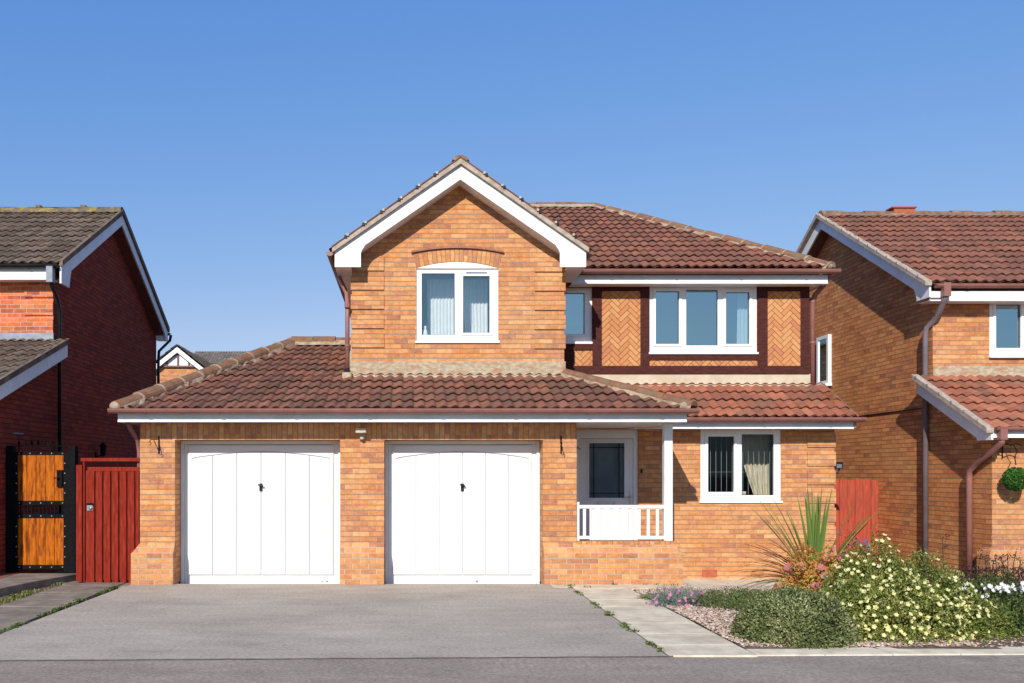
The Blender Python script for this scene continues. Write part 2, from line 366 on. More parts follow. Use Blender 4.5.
def clip_poly(pts, x0, x1, z0, z1):
    for ax, val, sg in ((0, x0, 1), (0, x1, -1), (1, z0, 1), (1, z1, -1)):
        out = []
        for i in range(len(pts)):
            a, b = pts[i-1], pts[i]; da = (a[ax]-val)*sg; db = (b[ax]-val)*sg
            if (da >= 0) != (db >= 0):
                t = da/(da-db); out.append((a[0]+(b[0]-a[0])*t, a[1]+(b[1]-a[1])*t))
            if db >= 0: out.append(b)
        pts = out
        if not pts: return []
    return pts
def herring(mb, x0, x1, z0, z1, y):
    W = .0735; n = 3; g = .010; c = math.cos(R(45)); r = random.Random(int(x0*100))
    cx, cz = (x0+x1)/2, (z0+z1)/2; span = int(max(x1-x0, z1-z0)/W)+6
    for i in range(-span*2, span*2):
        for j in range(-span, span):
            for kind in (0, 1):
                ox, oz = i+j*n, i-j*n
                q = (ox, oz, ox+n, oz+1) if kind == 0 else (ox, oz+1, ox+1, oz+1+n)
                a, b, cc, d = q[0]*W+g/2, q[1]*W+g/2, q[2]*W-g/2, q[3]*W-g/2
                p = [(a, b), (cc, b), (cc, d), (a, d)]
                p = [(cx+(u-v)*c, cz+(u+v)*c) for u, v in p]
                p = clip_poly(p, x0, x1, z0, z1)
                if len(p) < 3: continue
                ar = abs(sum(p[k-1][0]*p[k][1]-p[k][0]*p[k-1][1] for k in range(len(p))))/2
                if ar < 2e-5: continue
                uvq = (r.randint(0, 900)+.5, r.randint(0, 900)+.5); yy = y-.006+r.uniform(-.0015, .0015)
                mb.face([(u, yy, v) for u, v in p], [uvq]*len(p))
                for k in range(len(p)):
                    A, B = p[k-1], p[k]
                    mb.face([(A[0], yy, A[1]), (A[0], y, A[1]), (B[0], y, B[1]), (B[0], yy, B[1])], [uvq]*4)

def wave(t):
    t = t % 1.0
    if t < .30: return .004*math.sin(math.pi*t/.30)*-1
    s = (t-.30)/.70
    return .028*(math.sin(math.pi*s)**.9)*(.70+.45*s)
def tiles(mb, O, ud, vd, pitch, polys, gauge=.345, seed=1, period=.155, thick=.036, seg=7, amp=1.0, v_off=0.0):
    """O eave origin; ud along the eave, vd uphill (horizontal unit vectors); polys convex in plan (x,y)"""
    r = random.Random(seed); O = Vector(O); ud = Vector((*ud, 0)); vd = Vector((*vd, 0)); cp, sp = math.cos(pitch), math.sin(pitch)
    N = ud.cross(Vector((vd.x*cp, vd.y*cp, sp)));
    if N.z < 0: N = -N
    V3 = Vector((vd.x*cp, vd.y*cp, sp))
    jit = {}
    def J(c, k):
        if (c, k) not in jit: jit[(c, k)] = (r.uniform(-.006, .006), r.uniform(-.003, .005), r.uniform(-.004, .004))
        return jit[(c, k)]
    TW = period*2
    for poly in polys:
        P = [((Vector((*p, 0))-Vector((O.x, O.y, 0))).dot(ud), (Vector((*p, 0))-Vector((O.x, O.y, 0))).dot(vd)/cp) for p in poly]
        ar = sum(P[i-1][0]*P[i][1]-P[i][0]*P[i-1][1] for i in range(len(P)))
        if ar < 0: P = P[::-1]
        u0, u1 = min(p[0] for p in P), max(p[0] for p in P); v0, v1 = min(p[1] for p in P), max(p[1] for p in P)
        bm = bmesh.new(); lay = bm.loops.layers.uv.new('UVMap')
        for k in range(math.floor((v0-v_off)/gauge)-1, math.ceil((v1-v_off)/gauge)+1):
            for c in range(math.floor(u0/TW)-1, math.ceil(u1/TW)+1):
                if (c+1)*TW < u0 or c*TW > u1 or (k+1)*gauge+v_off < v0 or k*gauge+v_off > v1+.05: continue
                jv, jh, jt = J(c, k); prev = None; cell = (c*TW, k*gauge)
                for i in range(seg*2+1):
                    t = i/seg; u = c*TW+t*period; w = wave(t)*amp; va = k*gauge+v_off+jv; vb = (k+1)*gauge+v_off+.02
                    a = bm.verts.new((u, va, w+thick+jh+jt*(t-1))); b = bm.verts.new((u, vb, w+.002+jh)); l2 = bm.verts.new((u, va+.004, w+thick+jh+jt*(t-1)-.016)); q = bm.verts.new((u, va+.055, w+jh+.004))
                    if prev:
                        um = (u-period/seg/2); cu = math.floor(um/period)*period+.07
                        for fv in ((prev[0], a, b, prev[1]), (prev[3], l2, a, prev[0]), (prev[2], q, l2, prev[3])):
                            f = bm.faces.new(fv)
                            for lp in f.loops: lp[lay].uv = (cu+(lp.vert.co.x-um)*.3+0.0, (k+.5)*.345+(lp.vert.co.y-va-gauge/2)*.8)
                    prev = (a, b, q, l2)
        for i in range(len(P)):
            a, b = P[i], P[(i+1) % len(P)]; e = Vector((b[0]-a[0], b[1]-a[1], 0)); n = Vector((e.y, -e.x, 0))
            if n.length < 1e-6: continue
            bmesh.ops.bisect_plane(bm, geom=bm.verts[:]+bm.edges[:]+bm.faces[:], plane_co=(a[0], a[1], 0), plane_no=n, clear_outer=True, dist=1e-5)
        base = len(mb.v); bm.verts.index_update()
        for v in bm.verts: mb.v.append(tuple(O+ud*v.co.x+V3*v.co.y+N*v.co.z))
        for f in bm.faces:
            if f.calc_area() < 1e-9: continue
            mb.f.append([base+v.index for v in f.verts]); mb.uv.append([tuple(lp[lay].uv) for lp in f.loops])
        bm.free()
def deck(mb, O, ud, vd, pitch, polys, drop=.03):
    """flat underlay right under the tiles"""
    O = Vector(O); vd = Vector((*vd, 0))
    for poly in polys:
        pts = [Vector((p[0], p[1], O.z+(Vector((*p, 0))-Vector((O.x, O.y, 0))).dot(vd)*math.tan(pitch)-drop)) for p in poly]
        mb.face(pts)

def ridge(mt, mm, p0, p1, r=.105, L=.43, seed=0, joint=True, bed=.05, flat=.75):
    """half round capping tiles along p0-p1 into mt; mortar joints and bedding into mm"""
    p0, p1 = Vector(p0), Vector(p1); D = p1-p0; n = max(1, round(D.length/L)); t = D.normalized()
    s = t.cross(Vector((0, 0, 1))).normalized(); up = s.cross(t).normalized(); rr = random.Random(seed)
    def half(mb, a, b, ra, rb, lift, seg=8):
        k = len(mb.v)
        for p, q in ((a, ra), (b, rb)):
            for i in range(seg+1):
                th = math.pi*i/seg; mb.v.append(tuple(p+s*math.cos(th)*q+up*(math.sin(th)*q*flat+lift)))
        for i in range(seg):
            mb.f.append([k+i, k+i+1, k+seg+2+i, k+seg+1+i]); mb.uv.append(None)
        mb.f.append(list(range(k, k+seg+1))); mb.uv.append(None)
        mb.f.append([k+seg+1+i for i in reversed(range(seg+1))]); mb.uv.append(None)
    for i in range(n):
        a = p0+D*(i/n); b = p0+D*((i+1)/n)-t*.012; j = rr.uniform(-.006, .008)
        half(mt, a, b, r*1.03+j, r*.98+j, j)
        if joint: half(mm, b-t*.012, b+t*.020, r*1.05, r*1.05, .004+j)
    k = 14 if n < 3 else n*5
    prev = None
    for i in range(k+1):
        c = p0+D*(i/k); w = r+bed+rr.uniform(-.02, .02)
        ring = [c+s*w-up*.06, c+s*(r*.96)+up*.02, c-s*(r*.96)+up*.02, c-s*(r+bed+rr.uniform(-.02, .02))-up*.06]
        if prev:
            for q in range(3): mm.face([prev[q], ring[q], ring[q+1], prev[q+1]])
        prev = ring

def gutter(parent, p0, p1, mat='brown_gutter', r=.055, step=.92, name='gutter', br=True):
    p0, p1 = Vector(p0), Vector(p1); t = (p1-p0).normalized(); s = Vector((t.y, -t.x, 0)); mb = MB(); seg = 8
    for p, q in ((0, 0),):
        rings = []
        for P in (p0, p1):
            k = len(mb.v)
            for rad in (r, r-.006):
                for i in range(seg+1):
                    th = math.pi*i/seg; mb.v.append(tuple(P+s*math.cos(th)*rad+Vector((0, 0, -math.sin(th)*rad*1.05))))
            rings.append(k)
        a, b = rings
        for o in (0, seg+1):
            for i in range(seg): mb.f.append([a+o+i, a+o+i+1, b+o+i+1, b+o+i]); mb.uv.append(None)
        for i in (0, seg): mb.f.append([a+i, a+seg+1+i, b+seg+1+i, b+i]); mb.uv.append(None)
    for P in (p0, p1): mb.face([P+s*math.cos(math.pi*i/seg)*r+Vector((0, 0, -math.sin(math.pi*i/seg)*r*1.05)) for i in range(seg+1)])
    g = mb.build(name, mat, parent)
    if br:
        L = (p1-p0).length; n = int(L/step)
        for i in range(n):
            c = p0+t*(step*(i+.5)*L/(n*step)); m = MB()
            for th0 in range(seg):
                a0, a1 = math.pi*th0/seg, math.pi*(th0+1)/seg; q = r+.006
                A = [c+t*k+s*math.cos(a)*q+Vector((0, 0, -math.sin(a)*q*1.05)) for k in (-.018, .018) for a in (a0, a1)]
                m.face([A[0], A[1], A[3], A[2]])
            b = m.build('gutter_bracket', mat, g)
    return g

def fascia_x(parent, x0, x1, y, z0, z1, depth, mat='grey_fascia', wall_y_=None, lip=True):
    mb = MB(); mb.box(x0, x1, y, y+.02, z0, z1)
    if lip: mb.box(x0, x1, y-.012, y, z0, z0+.022)
    f = mb.build('fascia', mat, parent)
    MB().box(x0, x1, y+.022, y+depth, z0+.012, z0+.022).build('soffit', 'white_upvc', parent)
    return f

def window_y(parent, x0, x1, z0, z1, y, lights, glass='glass_upper', room='room', frame=.055, sill=.02, roomd=1.6, silld=.05, beads=True, rmargin=.0):
    """window facing the camera. lights: list of (x0,x1,z0,z1) panes in world units; name of the part: window > frame, pane, sill"""
    mb = MB(); xs = sorted({x0, x1}); ft = .06
    # frame with pane openings: grid cells
    xs = sorted({x0, x1, *[l[0] for l in lights], *[l[1] for l in lights]}); zs = sorted({z0, z1, *[l[2] for l in lights], *[l[3] for l in lights]})
    for a, b in zip(xs, xs[1:]):
        for c, d in zip(zs, zs[1:]):
            mx, mz = (a+b)/2, (c+d)/2
            if any(l[0] < mx < l[1] and l[2] < mz < l[3] for l in lights): continue
            mb.box(a, b, y, y+ft, c, d)
    # weld: rebuild as clean frame
    fr = mb.build('window', 'white_upvc', parent)
    if beads:
        for l in lights:
            if len(l) > 4 and l[4]:       # opening sash: raised rim
                q = MB(); e = .045; a, b, c, d = l[:4]
                q.box(a-e, a-.002, y-.018, y-.001, c-e, d+e); q.box(b+.002, b+e, y-.018, y-.001, c-e, d+e)
                q.box(a-.002, b+.002, y-.018, y-.001, c-e, c-.002); q.box(a-.002, b+.002, y-.018, y-.001, d+.002, d+e)
                q.build('sash', 'white_upvc', fr)
    for l in lights:
        MB().face([(l[0], y+.03, l[2]), (l[1], y+.03, l[2]), (l[1], y+.03, l[3]), (l[0], y+.03, l[3])]).build('pane', glass, fr)
        bd = MB(); a, b, c, d = l[:4]; e = .006
        bd.box(a, a+e, y+.018, y+.028, c, d); bd.box(b-e, b, y+.018, y+.028, c, d); bd.box(a+e, b-e, y+.018, y+.028, c, c+e); bd.box(a+e, b-e, y+.018, y+.028, d-e, d)
        bd.build('gasket', 'black_plastic', fr)
    if sill: MB().box(x0-.02, x1+.02, y-silld, y+.02, z0-.035, z0-.001).build('sill', 'white_upvc', fr, bevel=.004)
    rm = MB(); a, b, c, d, e, f = x0-rmargin+.01, x1+rmargin-.01, y+ft+.004, y+roomd, z0-.02, z1+.02
    rm.face([(a, d, e), (b, d, e), (b, d, f), (a, d, f)]); rm.face([(a, c, e), (a, d, e), (a, d, f), (a, c, f)]); rm.face([(b, c, e), (b, c, f), (b, d, f), (b, d, e)])
    rm.face([(a, c, e), (b, c, e), (b, d, e), (a, d, e)]); rm.face([(a, c, f), (a, d, f), (b, d, f), (b, c, f)])
    rm.build('room', room, fr)
    return fr

def curtain(name, label, pts_top, pts_bot, z1, z0, y, mat, folds=7, group=None, wob=.016):
    """cloth hanging between x ranges (top, bottom), with folds"""
    mb = MB(); nx, nz = folds*6, 14
    g = []
    for j in range(nz+1):
        t = j/nz; z = z1+(z0-z1)*t; tt = t**1.3; a = pts_top[0]+(pts_bot[0]-pts_top[0])*tt; b = pts_top[1]+(pts_bot[1]-pts_top[1])*tt
        g.append([(a+(b-a)*i/nx, y+wob*math.sin(2*math.pi*folds*i/nx+.6*math.sin(t*3))*(1-.3*t), z) for i in range(nx+1)])
    for j in range(nz):
        for i in range(nx): mb.face([g[j][i], g[j][i+1], g[j+1][i+1], g[j+1][i]])
    bm = mb.build(name, mat, smooth=False, base=((pts_bot[0]+pts_bot[1])/2, y, z0))
    s = bm.modifiers.new('w', 'WELD'); bm.data.shade_smooth()
    return tag(bm, label, 'curtain', group)

# ================================================================== OUR HOUSE
H = thing('detached_house', 'orange brick detached house with white double garage, red tiled roofs and a front gable', 'house', (1.5, DG, 0))
# doors geometry
D1 = (-3.33, -.97); D2 = (-.34, 1.93); DT = 2.06
gx0, gx1 = -3.83, 2.41
w = MB(); wall_y(w, gx0, gx1, 0, DT, DG, [(D1[0], D1[1], 0, DT), (D2[0], D2[1], 0, DT)], rev=.37)
wall_x(w, gx0, DG, 19.2, -.2, 2.35); wall_x(w, gx1, DG, DW, 0, 2.30)
w.face([(gx0, 19.2, 0), (2.4, 19.2, 0), (2.4, 19.2, 2.5), (gx0, 19.2, 2.5)])
w.build('garage_wall', 'buff_brick', H)
s_ = MB(); s_.box(gx0, gx1, DG, DG+.1, DT+.001, 2.33); s_.build('soldier_course', 'buff_brick', H, uvmode='soldier')
# plinth along the piers and porch wall (chamfered top)
PR = .10
def plinth(mb, x0, x1, left=False, right=False, y=DG, pr=PR, z0=-.02, zt=.44, zc=.58):
    a = x0-(pr if left else 0); b = x1+(pr if right else 0)
    mb.face([(a, y-pr, z0), (b, y-pr, z0), (b, y-pr, zt), (a, y-pr, zt)])
    mb.face([(a, y-pr, zt), (b, y-pr, zt), (x1, y-.001, zc), (x0, y-.001, zc)])
    mb.face([(a, y-pr, z0), (a, y-pr, zt), (a, y+.2, zt), (a, y+.2, z0)]); mb.face([(b, y-pr, z0), (b, y+.2, z0), (b, y+.2, zt), (b, y-pr, zt)])
    mb.face([(a, y-pr, zt), (x0, y-.001, zc), (x0, y+.2, zc), (a, y+.2, zt)]); mb.face([(b, y-pr, zt), (b, y+.2, zt), (x1, y+.2, zc), (x1, y-.001, zc)])
p = MB(); plinth(p, gx0, D1[0]-.001, left=True); plinth(p, D1[1]+.001, D2[0]-.001); plinth(p, D2[1]+.001, 3.80, right=True)
build_split(p, 'plinth', 'plinth_brick', H, lambda c: 0 if c.x < -2 else 1 if c.x < .5 else 2)
# porch: low wall, floor, step
PX1 = 3.80
w = MB(); w.box(gx1+.002, PX1, DG, DG+.2, 0, .535); w.box(PX1-.2, PX1, DG+.2, DW, 0, .30); w.build('porch_wall', 'plinth_brick', H)
MB().box(gx1+.002, PX1+.01, DG-.012, DG+.21, .537, .61).build('coping', 'buff_brick', H, uvmode='soldier')
MB().box(gx1+.01, PX1-.21, DG+.21, DW, 0, .16).build('porch_floor', 'porch_floor', H)
# window wall
WX1 = 6.87
FD = (2.70, 3.715, .16, 2.285); WN = (X(700.5, DW), X(781, DW), Z(502, DW)+.02, Z(429.5, DW))
w = MB(); wall_y(w, gx1, WX1, -.2, 2.33, DW, [FD, WN], rev=.09); wall_x(w, WX1, DW, 22.5, -.2, 2.9); w.build('front_wall', 'buff_brick', H)
def quoins(name, mb, xa, xb, z_top, n, y, step=.3, h=.225, pr=.022):
    for k in range(n):
        z1 = z_top-k*step; mb.box(xa, xb, y-pr, y+.002, z1-h, z1)
    return mb
q = MB(); quoins('q', q, X(807, DW), WX1+.015, Z(447.2, DW)+.225, 7, DW); q.build('quoins', 'buff_brick', H)
ab = MB(); ab.box(X(702, DW), X(717, DW), DW-.006, DW+.01, Z(577, DW), Z(569.8, DW)); ab.build('air_brick', 'terracotta', H)
# fascia & gutter, garage
fz0, fz1 = 2.294, 2.43; FY = 12.50
fas = fascia_x(H, -4.03, 3.87, FY, fz0, fz1, .34)
MB().box(gx1-.25, 3.85, FY+.36, DW-.002, fz0+.013, fz0+.022).build('porch_ceiling', 'white_upvc', H)
MB().box(3.85, 3.87, FY+.021, DW-.35, fz0, fz1).build('fascia', 'grey_fascia', H); MB().box(-4.03, -4.01, FY+.021, 19.3, fz0, fz1).build('fascia', 'grey_fascia', H)
MB().box(-4.01, gx0-.001, FY+.36, 19.3, fz0+.012, fz0+.022).build('soffit', 'white_upvc', H)
gutter(H, (-4.12, FY-.105, 2.472), (4.0, FY-.105, 2.472), r=.066)
gutter(H, (-4.09, FY, 2.478), (-4.09, 19.3, 2.478), br=False)
gutter(H, (3.94, FY, 2.47), (3.94, 14.06, 2.47), br=False, r=.06)
# swan neck at left corner of garage
MB().tube([(-3.98, FY+.28, 2.30), (-3.94, FY+.30, 2.20), (-3.88, FY+.42, 2.06), (-3.88, FY+.5, 1.9), (-3.88, FY+.5, .0)], .034).build('downpipe', 'brown_gutter', H, smooth=True)
# garage roof
EY, EZ = 12.43, 2.46; pg = math.atan(.386); RY = 16.05; RZ = EZ+(RY-EY)*.386
GL, GR = -4.10, 3.93
polys = [[(GL, EY), (-.88, EY), (-.88, RY), (-2.07, RY)], [(-.88, EY), (3.93, EY), (2.49, DU), (-.88, DU)]]
rf = MB(); tiles(rf, (GL, EY, EZ), (1, 0), (0, 1), pg, polys, seed=3)
dk = MB(); deck(dk, (GL, EY, EZ), (1, 0), (0, 1), pg, polys, .012)
# left hip slope & right hip slope
pl = math.atan((RZ-EZ)/(-2.07-GL)); pr_ = math.atan(((DU-EY)*.386)/(GR-2.49))
polyl = [[(GL, EY), (-2.07, RY), (-2.07, 16.2), (GL, 19.6)]]
tiles(rf, (GL, EY, EZ), (0, 1), (1, 0), pl, polyl, seed=4); deck(dk, (GL, EY, EZ), (0, 1), (1, 0), pl, polyl, .012)
polyr = [[(GR, EY), (GR, 14.1), (2.49, DM-.02), (2.49, DU)]]
tiles(rf, (GR, EY, EZ), (0, 1), (-1, 0), pr_, polyr, seed=5); deck(dk, (GR, EY, EZ), (0, 1), (-1, 0), pr_, polyr, .012)
polyb = [[(GL, 19.6), (-2.07, RY+.02), (-.88, RY+.02), (-.88, 19.6)]]
deck(dk, (GL, 19.6, EZ), (1, 0), (0, -1), pg, polyb, -.02)
roof1 = rf.build('garage_roof', 'red_tile', H); dk.build('roof_deck', 'brown_timber', roof1)
rt, mm = MB(), MB(); ridge(rt, mm, (GL+.08, EY-.0, EZ+.035), (-2.07, RY, RZ+.05), seed=1, bed=.015, r=.13); ridge(rt, mm, (-2.07, RY, RZ+.05), (-.88, RY, RZ+.055), seed=2, bed=.01, joint=False, r=.13)
rt.build('ridge_tiles', 'ridge_red', roof1, smooth=False); mm.build('ridge_mortar', 'mortar', roof1)
rt, mm = MB(), MB(); ridge(rt, mm, (2.47, DU+.03, EZ+(DU-EY)*.386+.05), (GR+.02, EY-.02, EZ+.04), seed=5, joint=False, r=.095, bed=.012)
rt.build('ridge_tiles', 'ridge_red', roof1); mm.build('ridge_mortar', 'mortar', roof1)
mb = MB(); mb.ball((GL+.06, EY+.02, EZ+.05), .09, sc=(1, .9, .8)); mb.ball((GR-.1, EY+.02, EZ+.05), .075, sc=(1.2, .9, .8)); build_split(mb, 'hip_end_mortar', 'mortar', roof1, lambda c: c.x > 0)

# lower main roof (lean to)
LY, LZ = 14.08, 2.45; run = DM-LY; plw = math.atan((3.06-LZ)/run)
polys = [[(2.5, DM), (3.97, LY), (7.05, LY), (7.05, DM)]]
rf = MB(); tiles(rf, (0.05, LY, LZ), (1, 0), (0, 1), plw, [[(3.4, LY), (7.05, LY), (7.05, DM), (2.5, DM)]], gauge=.325, seed=7)
r2 = rf.build('lean_to_roof', 'red_tile_bright', H)
dk = MB(); deck(dk, (0.05, LY, LZ), (1, 0), (0, 1), plw, [[(3.4, LY), (7.05, LY), (7.05, DM), (2.5, DM)]], .012); dk.build('roof_deck', 'brown_timber', r2)
mb = MB(); mb.face([(7.05, LY, LZ-.03), (7.05, DM, 3.03), (7.05, DM, 3.10), (7.05, LY, LZ+.04)]); mb.box(7.0, 7.04, LY+.05, DM, 2.30, 2.44); mb.build('verge', 'verge_mortar', r2)
vt = MB(); vt.box(X(660, 14.7)+.0, X(669, 14.7), 14.60, 14.80, 2.70, 2.80); vt.build('broken_tile', 'terracotta', r2)
fascia_x(H, 3.55, 7.0, 14.14, 2.278, 2.40, .355)
gutter(H, (3.99, 14.03, 2.45), (7.12, 14.03, 2.45), r=.066)
# ---- upper gable block
UX0, UX1 = -.875, 2.44; GC = .80; SL = .693; GA = 6.34; GFY = 13.74
def groof(x): return GA-SL*abs(x-GC)
WG = (X(416.4, DU), X(498.3, DU), Z(341, DU), Z(268.7, DU))
w = MB(); ztop = 4.95
wall_y(w, UX0, UX1, 3.0, ztop, DU, [WG], rev=.07)
w.face([(UX0, DU, ztop), (UX1, DU, ztop), (UX1, DU, groof(UX1)-.06), (GC, DU, GA-.06), (UX0, DU, groof(UX0)-.06)])
wall_x(w, UX0, DU, 23.2, 2.9, 5.0); wall_x(w, UX1, DU, DM, 2.9, groof(UX1)-.06)
w.build('gable_wall', 'buff_brick', H)
q = MB(); quoins('q', q, UX0-.018, X(384, DU), Z(270.7, DU)+.225, 5, DU); quoins('q', q, X(534.7, DU), UX1+.018, Z(272, DU)+.225, 5, DU); build_split(q, 'quoins', 'buff_brick', H, lambda c: c.x > 1)
# flashing band
mb = MB(); n = 60
for i in range(n):
    a = UX0-.03+(UX1+.05-UX0)*i/n; b = UX0-.03+(UX1+.05-UX0)*(i+1)/n
    t0 = Z(361.5, DU)+.012*math.sin(i*1.7); mb.box(a, b, DU-.014, DU+.01, 3.04, Z(361.5, DU))
    z = random.Random(i).uniform(3.115, 3.145)
    mb.face([(a, DU-.055, 3.07), (b, DU-.055, 3.07), (b, DU-.013, z), (a, DU-.013, z)])
mb.face([(UX0-.015, DU-.06, 3.0), (UX0-.015, 15.2, 3.6), (UX0-.015, 15.2, 3.72), (UX0-.015, DU-.06, 3.14)])
mb.face([(UX0-.12, DU-.2, 3.035), (UX0-.015, DU-.2, 3.07), (UX0-.015, 16.0, 3.93), (UX0-.12, 16.0, 3.89)])
mb.box(UX0-.14, UX0+.0, DU-.18, DU-.01, 3.02, 3.14)
mb.build('flashing', 'flashing', H)
# arched head: white infill, brick arch, hood moulding
def arc(xa, xb, z, rise, n=24): return [(xa+(xb-xa)*i/n, z+rise*(1-((2*i/n-1)**2))) for i in range(n+1)]
x0, x1 = WG[0], WG[1]; zt = WG[3]
mb = MB(); A = arc(x0, x1, zt+.004, .098); mb.prism(A, 'y', DU-.004, DU+.02); mb.build('window_head', 'white_upvc', H)
A = arc(x0-.005, x1+.005, zt+.008, .100); B = arc(x0-.05, x1+.05, zt+.235, .075)
mb = MB()
for i in range(24):
    u0_, u1_ = i*.075, (i+1)*.075
    mb.face([(A[i][0], DU-.006, A[i][1]), (A[i+1][0], DU-.006, A[i+1][1]), (B[i+1][0], DU-.006, B[i+1][1]), (B[i][0], DU-.006, B[i][1])],
            [(0.0, i*.06), (0.0, (i+1)*.06), (.23, (i+1)*.06), (.23, i*.06)])
mb.build('brick_arch', 'buff_brick', H)
mb = MB(); B1 = arc(x0-.08, x1+.085, zt+.240, .075); B2 = arc(x0-.08, x1+.085, zt+.272, .078)
mb.prism(B1+B2[::-1], 'y', DU-.05, DU+.002) if False else None
for i in range(24):
    a, b, c, d = B1[i], B1[i+1], B2[i+1], B2[i]
    mb.prism([a, b, c, d], 'y', DU-.045, DU+.002)
mb.build('hood_mould', 'hood_brick', H)
# gable window
L = [(X(421.7, DU), X(454.8, DU), Z(334.7, DU), Z(273, DU), 0), (X(463.2, DU), X(489.7, DU), Z(332.6, DU), Z(276, DU), 1)]
gw = window_y(H, *WG, DU+.02, L, glass='glass_gable', room='room', roomd=1.2)
MB().box(X(466, DU), X(487, DU), DU-.012, DU-.0, Z(275, DU)+.03, Z(275, DU)+.05).build('trickle_vent', 'lead', gw)
# barge boards
def barge(parent, y, c, half, zA, sl, w, zfoot, foot, mat='white_barge', t=.03, axis='y'):
    outer = [(c-half, zfoot), (c-half, zA-sl*half), (c, zA), (c+half, zA-sl*half), (c+half, zfoot)]
    inx = half-foot; zi = zA-w-sl*inx
    cv = lambda sg: [(c+sg*(inx+.0), zfoot), (c+sg*(inx+.0), zi-.07), (c+sg*(inx-.02), zi-.02), (c+sg*(inx-.07), zi+.055)]
    l, r = cv(-1), cv(1)
    mb = MB()
    # left arm & right arm as separate convex-ish prisms
    mb.prism([outer[0], outer[1], outer[2], (c, zA-w)]+l[::-1], axis, y, y+t)
    mb.prism([outer[4], outer[3], outer[2], (c, zA-w)]+r[::-1], axis, y, y+t)
    return mb.build('bargeboard', mat, parent)
barge(H, GFY, GC, 1.92, 6.295, SL, .229, 4.73, .40)
gr = MB()
PA = [[(GC-1.98, GFY-.04), (GC, GFY-.04), (GC, 17.59), (GC-1.98, 17.59)], [(GC-1.98, 17.59), (GC, 17.59), (2.0, 19.2), (GC-1.98, 23.5)]]
ps = math.atan(SL); ez = GA-SL*1.98
tiles(gr, (GC-1.98, GFY-.04, ez), (0, 1), (1, 0), ps, PA, seed=11)
PB = [[(GC, GFY-.04), (GC+1.98, GFY-.04), (GC+1.98, 14.9), (GC, 17.59)]]
tiles(gr, (GC+1.98, GFY-.04, ez), (0, 1), (-1, 0), ps, PB, seed=12)
groofo = gr.build('gable_roof', 'red_tile', H)
dk = MB(); deck(dk, (GC-1.98, GFY, ez), (0, 1), (1, 0), ps, PA, .012); deck(dk, (GC+1.98, GFY, ez), (0, 1), (-1, 0), ps, PB, .012); dk.build('roof_deck', 'brown_timber', groofo)
# verge mortar strip
vm = MB()
for sg in (-1, 1):
    vm.prism([(GC, GA-.045), (GC+sg*1.955, GA-SL*1.955-.045), (GC+sg*1.955, GA-SL*1.955+.035), (GC, GA+.040)], 'y', GFY-.055, GFY+.05)
build_split(vm, 'verge', 'verge_mortar', groofo, lambda c: 0)
vd_ = MB()
for sg in (-1, 1):
    vd_.prism([(GC, GA+.041), (GC+sg*1.965, GA-SL*1.965+.036), (GC+sg*1.965, GA-SL*1.965+.054), (GC, GA+.060)], 'y', GFY-.07, GFY+.05)
vd_.build('verge_tile_edge', 'red_tile', groofo)
for sg in (-1, 1):
    for k in range(6):
        xx = GC+sg*(.36+k*.271) ; zz = GA-SL*abs(xx-GC)+.052
        m = MB(); m.box(xx-.016, xx+.016, GFY-.085, GFY-.05, zz-.014, zz+.018); m.build('verge_clip', 'beige_plastic', groofo)
        m = MB(); m.box(xx-.02+.034*sg, xx+.02+.034*sg, GFY-.08, GFY-.0, zz-.045, zz-.005); m.build('verge_clip_shoe', 'black_plastic', groofo)
rt, mm = MB(), MB(); ridge(rt, mm, (GC, GFY-.05, GA+.012), (GC, 17.5, GA+.012), seed=8, r=.12, bed=.03, flat=.62); rt.build('ridge_tiles', 'ridge_old', groofo); mm.build('ridge_mortar', 'mortar', groofo)
# soffit between barge and wall + side eaves boxes
sf = MB()
for sg in (-1, 1):
    sf.face([(GC, GFY+.03, 6.07), (GC+sg*1.55, GFY+.03, 6.07-SL*1.55), (GC+sg*1.55, DU, 6.07-SL*1.55), (GC, DU, 6.07)])
build_split(sf, 'verge_soffit', 'white_barge', H, lambda c: c.x > GC)
mb = MB(); mb.box(GC-1.92, UX0-.001, GFY+.031, 23.4, 4.735, 4.75); mb.box(UX1+.001, GC+1.92, GFY+.031, 14.9, 4.735, 4.75); build_split(mb, 'soffit', 'white_upvc', H, lambda c: c.x > 1)
mb = MB(); mb.box(GC-1.92, GC-1.90, GFY+.031, 23.4, 4.75, 4.95); mb.box(GC+1.90, GC+1.92, GFY+.031, 14.95, 4.75, 4.95); build_split(mb, 'fascia', 'brown_upvc', H, lambda c: c.x > 1)
gutter(H, (GC-1.99, GFY-.03, 4.955), (GC-1.99, 23.4, 4.955), br=False, r=.06)
gutter(H, (GC+1.99, GFY+.1, 4.955), (GC+1.99, 14.85, 4.955), br=False, r=.05)
# left downpipe of the gable
MB().tube([(GC-1.97, 14.6, 4.90), (GC-1.93, 14.5, 4.78), (-.97, 14.22, 4.42), (-.945, 14.06, 4.18), (-.945, 14.03, 3.9), (-.945, 14.03, 3.18)], .036).build('downpipe', 'brown_gutter', H, smooth=True)
mb = MB(); mb.tube([(-.945, 14.03, 4.16), (-.945, 14.03, 4.24)], .046); mb.tube([(-.945, 14.03, 3.55), (-.945, 14.03, 3.59)], .044); build_split(mb, 'pipe_collar', 'brown_gutter', H, lambda c: c.z > 4)
MB().tube([(-.945, 14.03, 3.20), (-.945, 13.98, 3.12), (-.93, 13.93, 3.1)], .04).build('pipe_shoe', 'black_plastic', H)

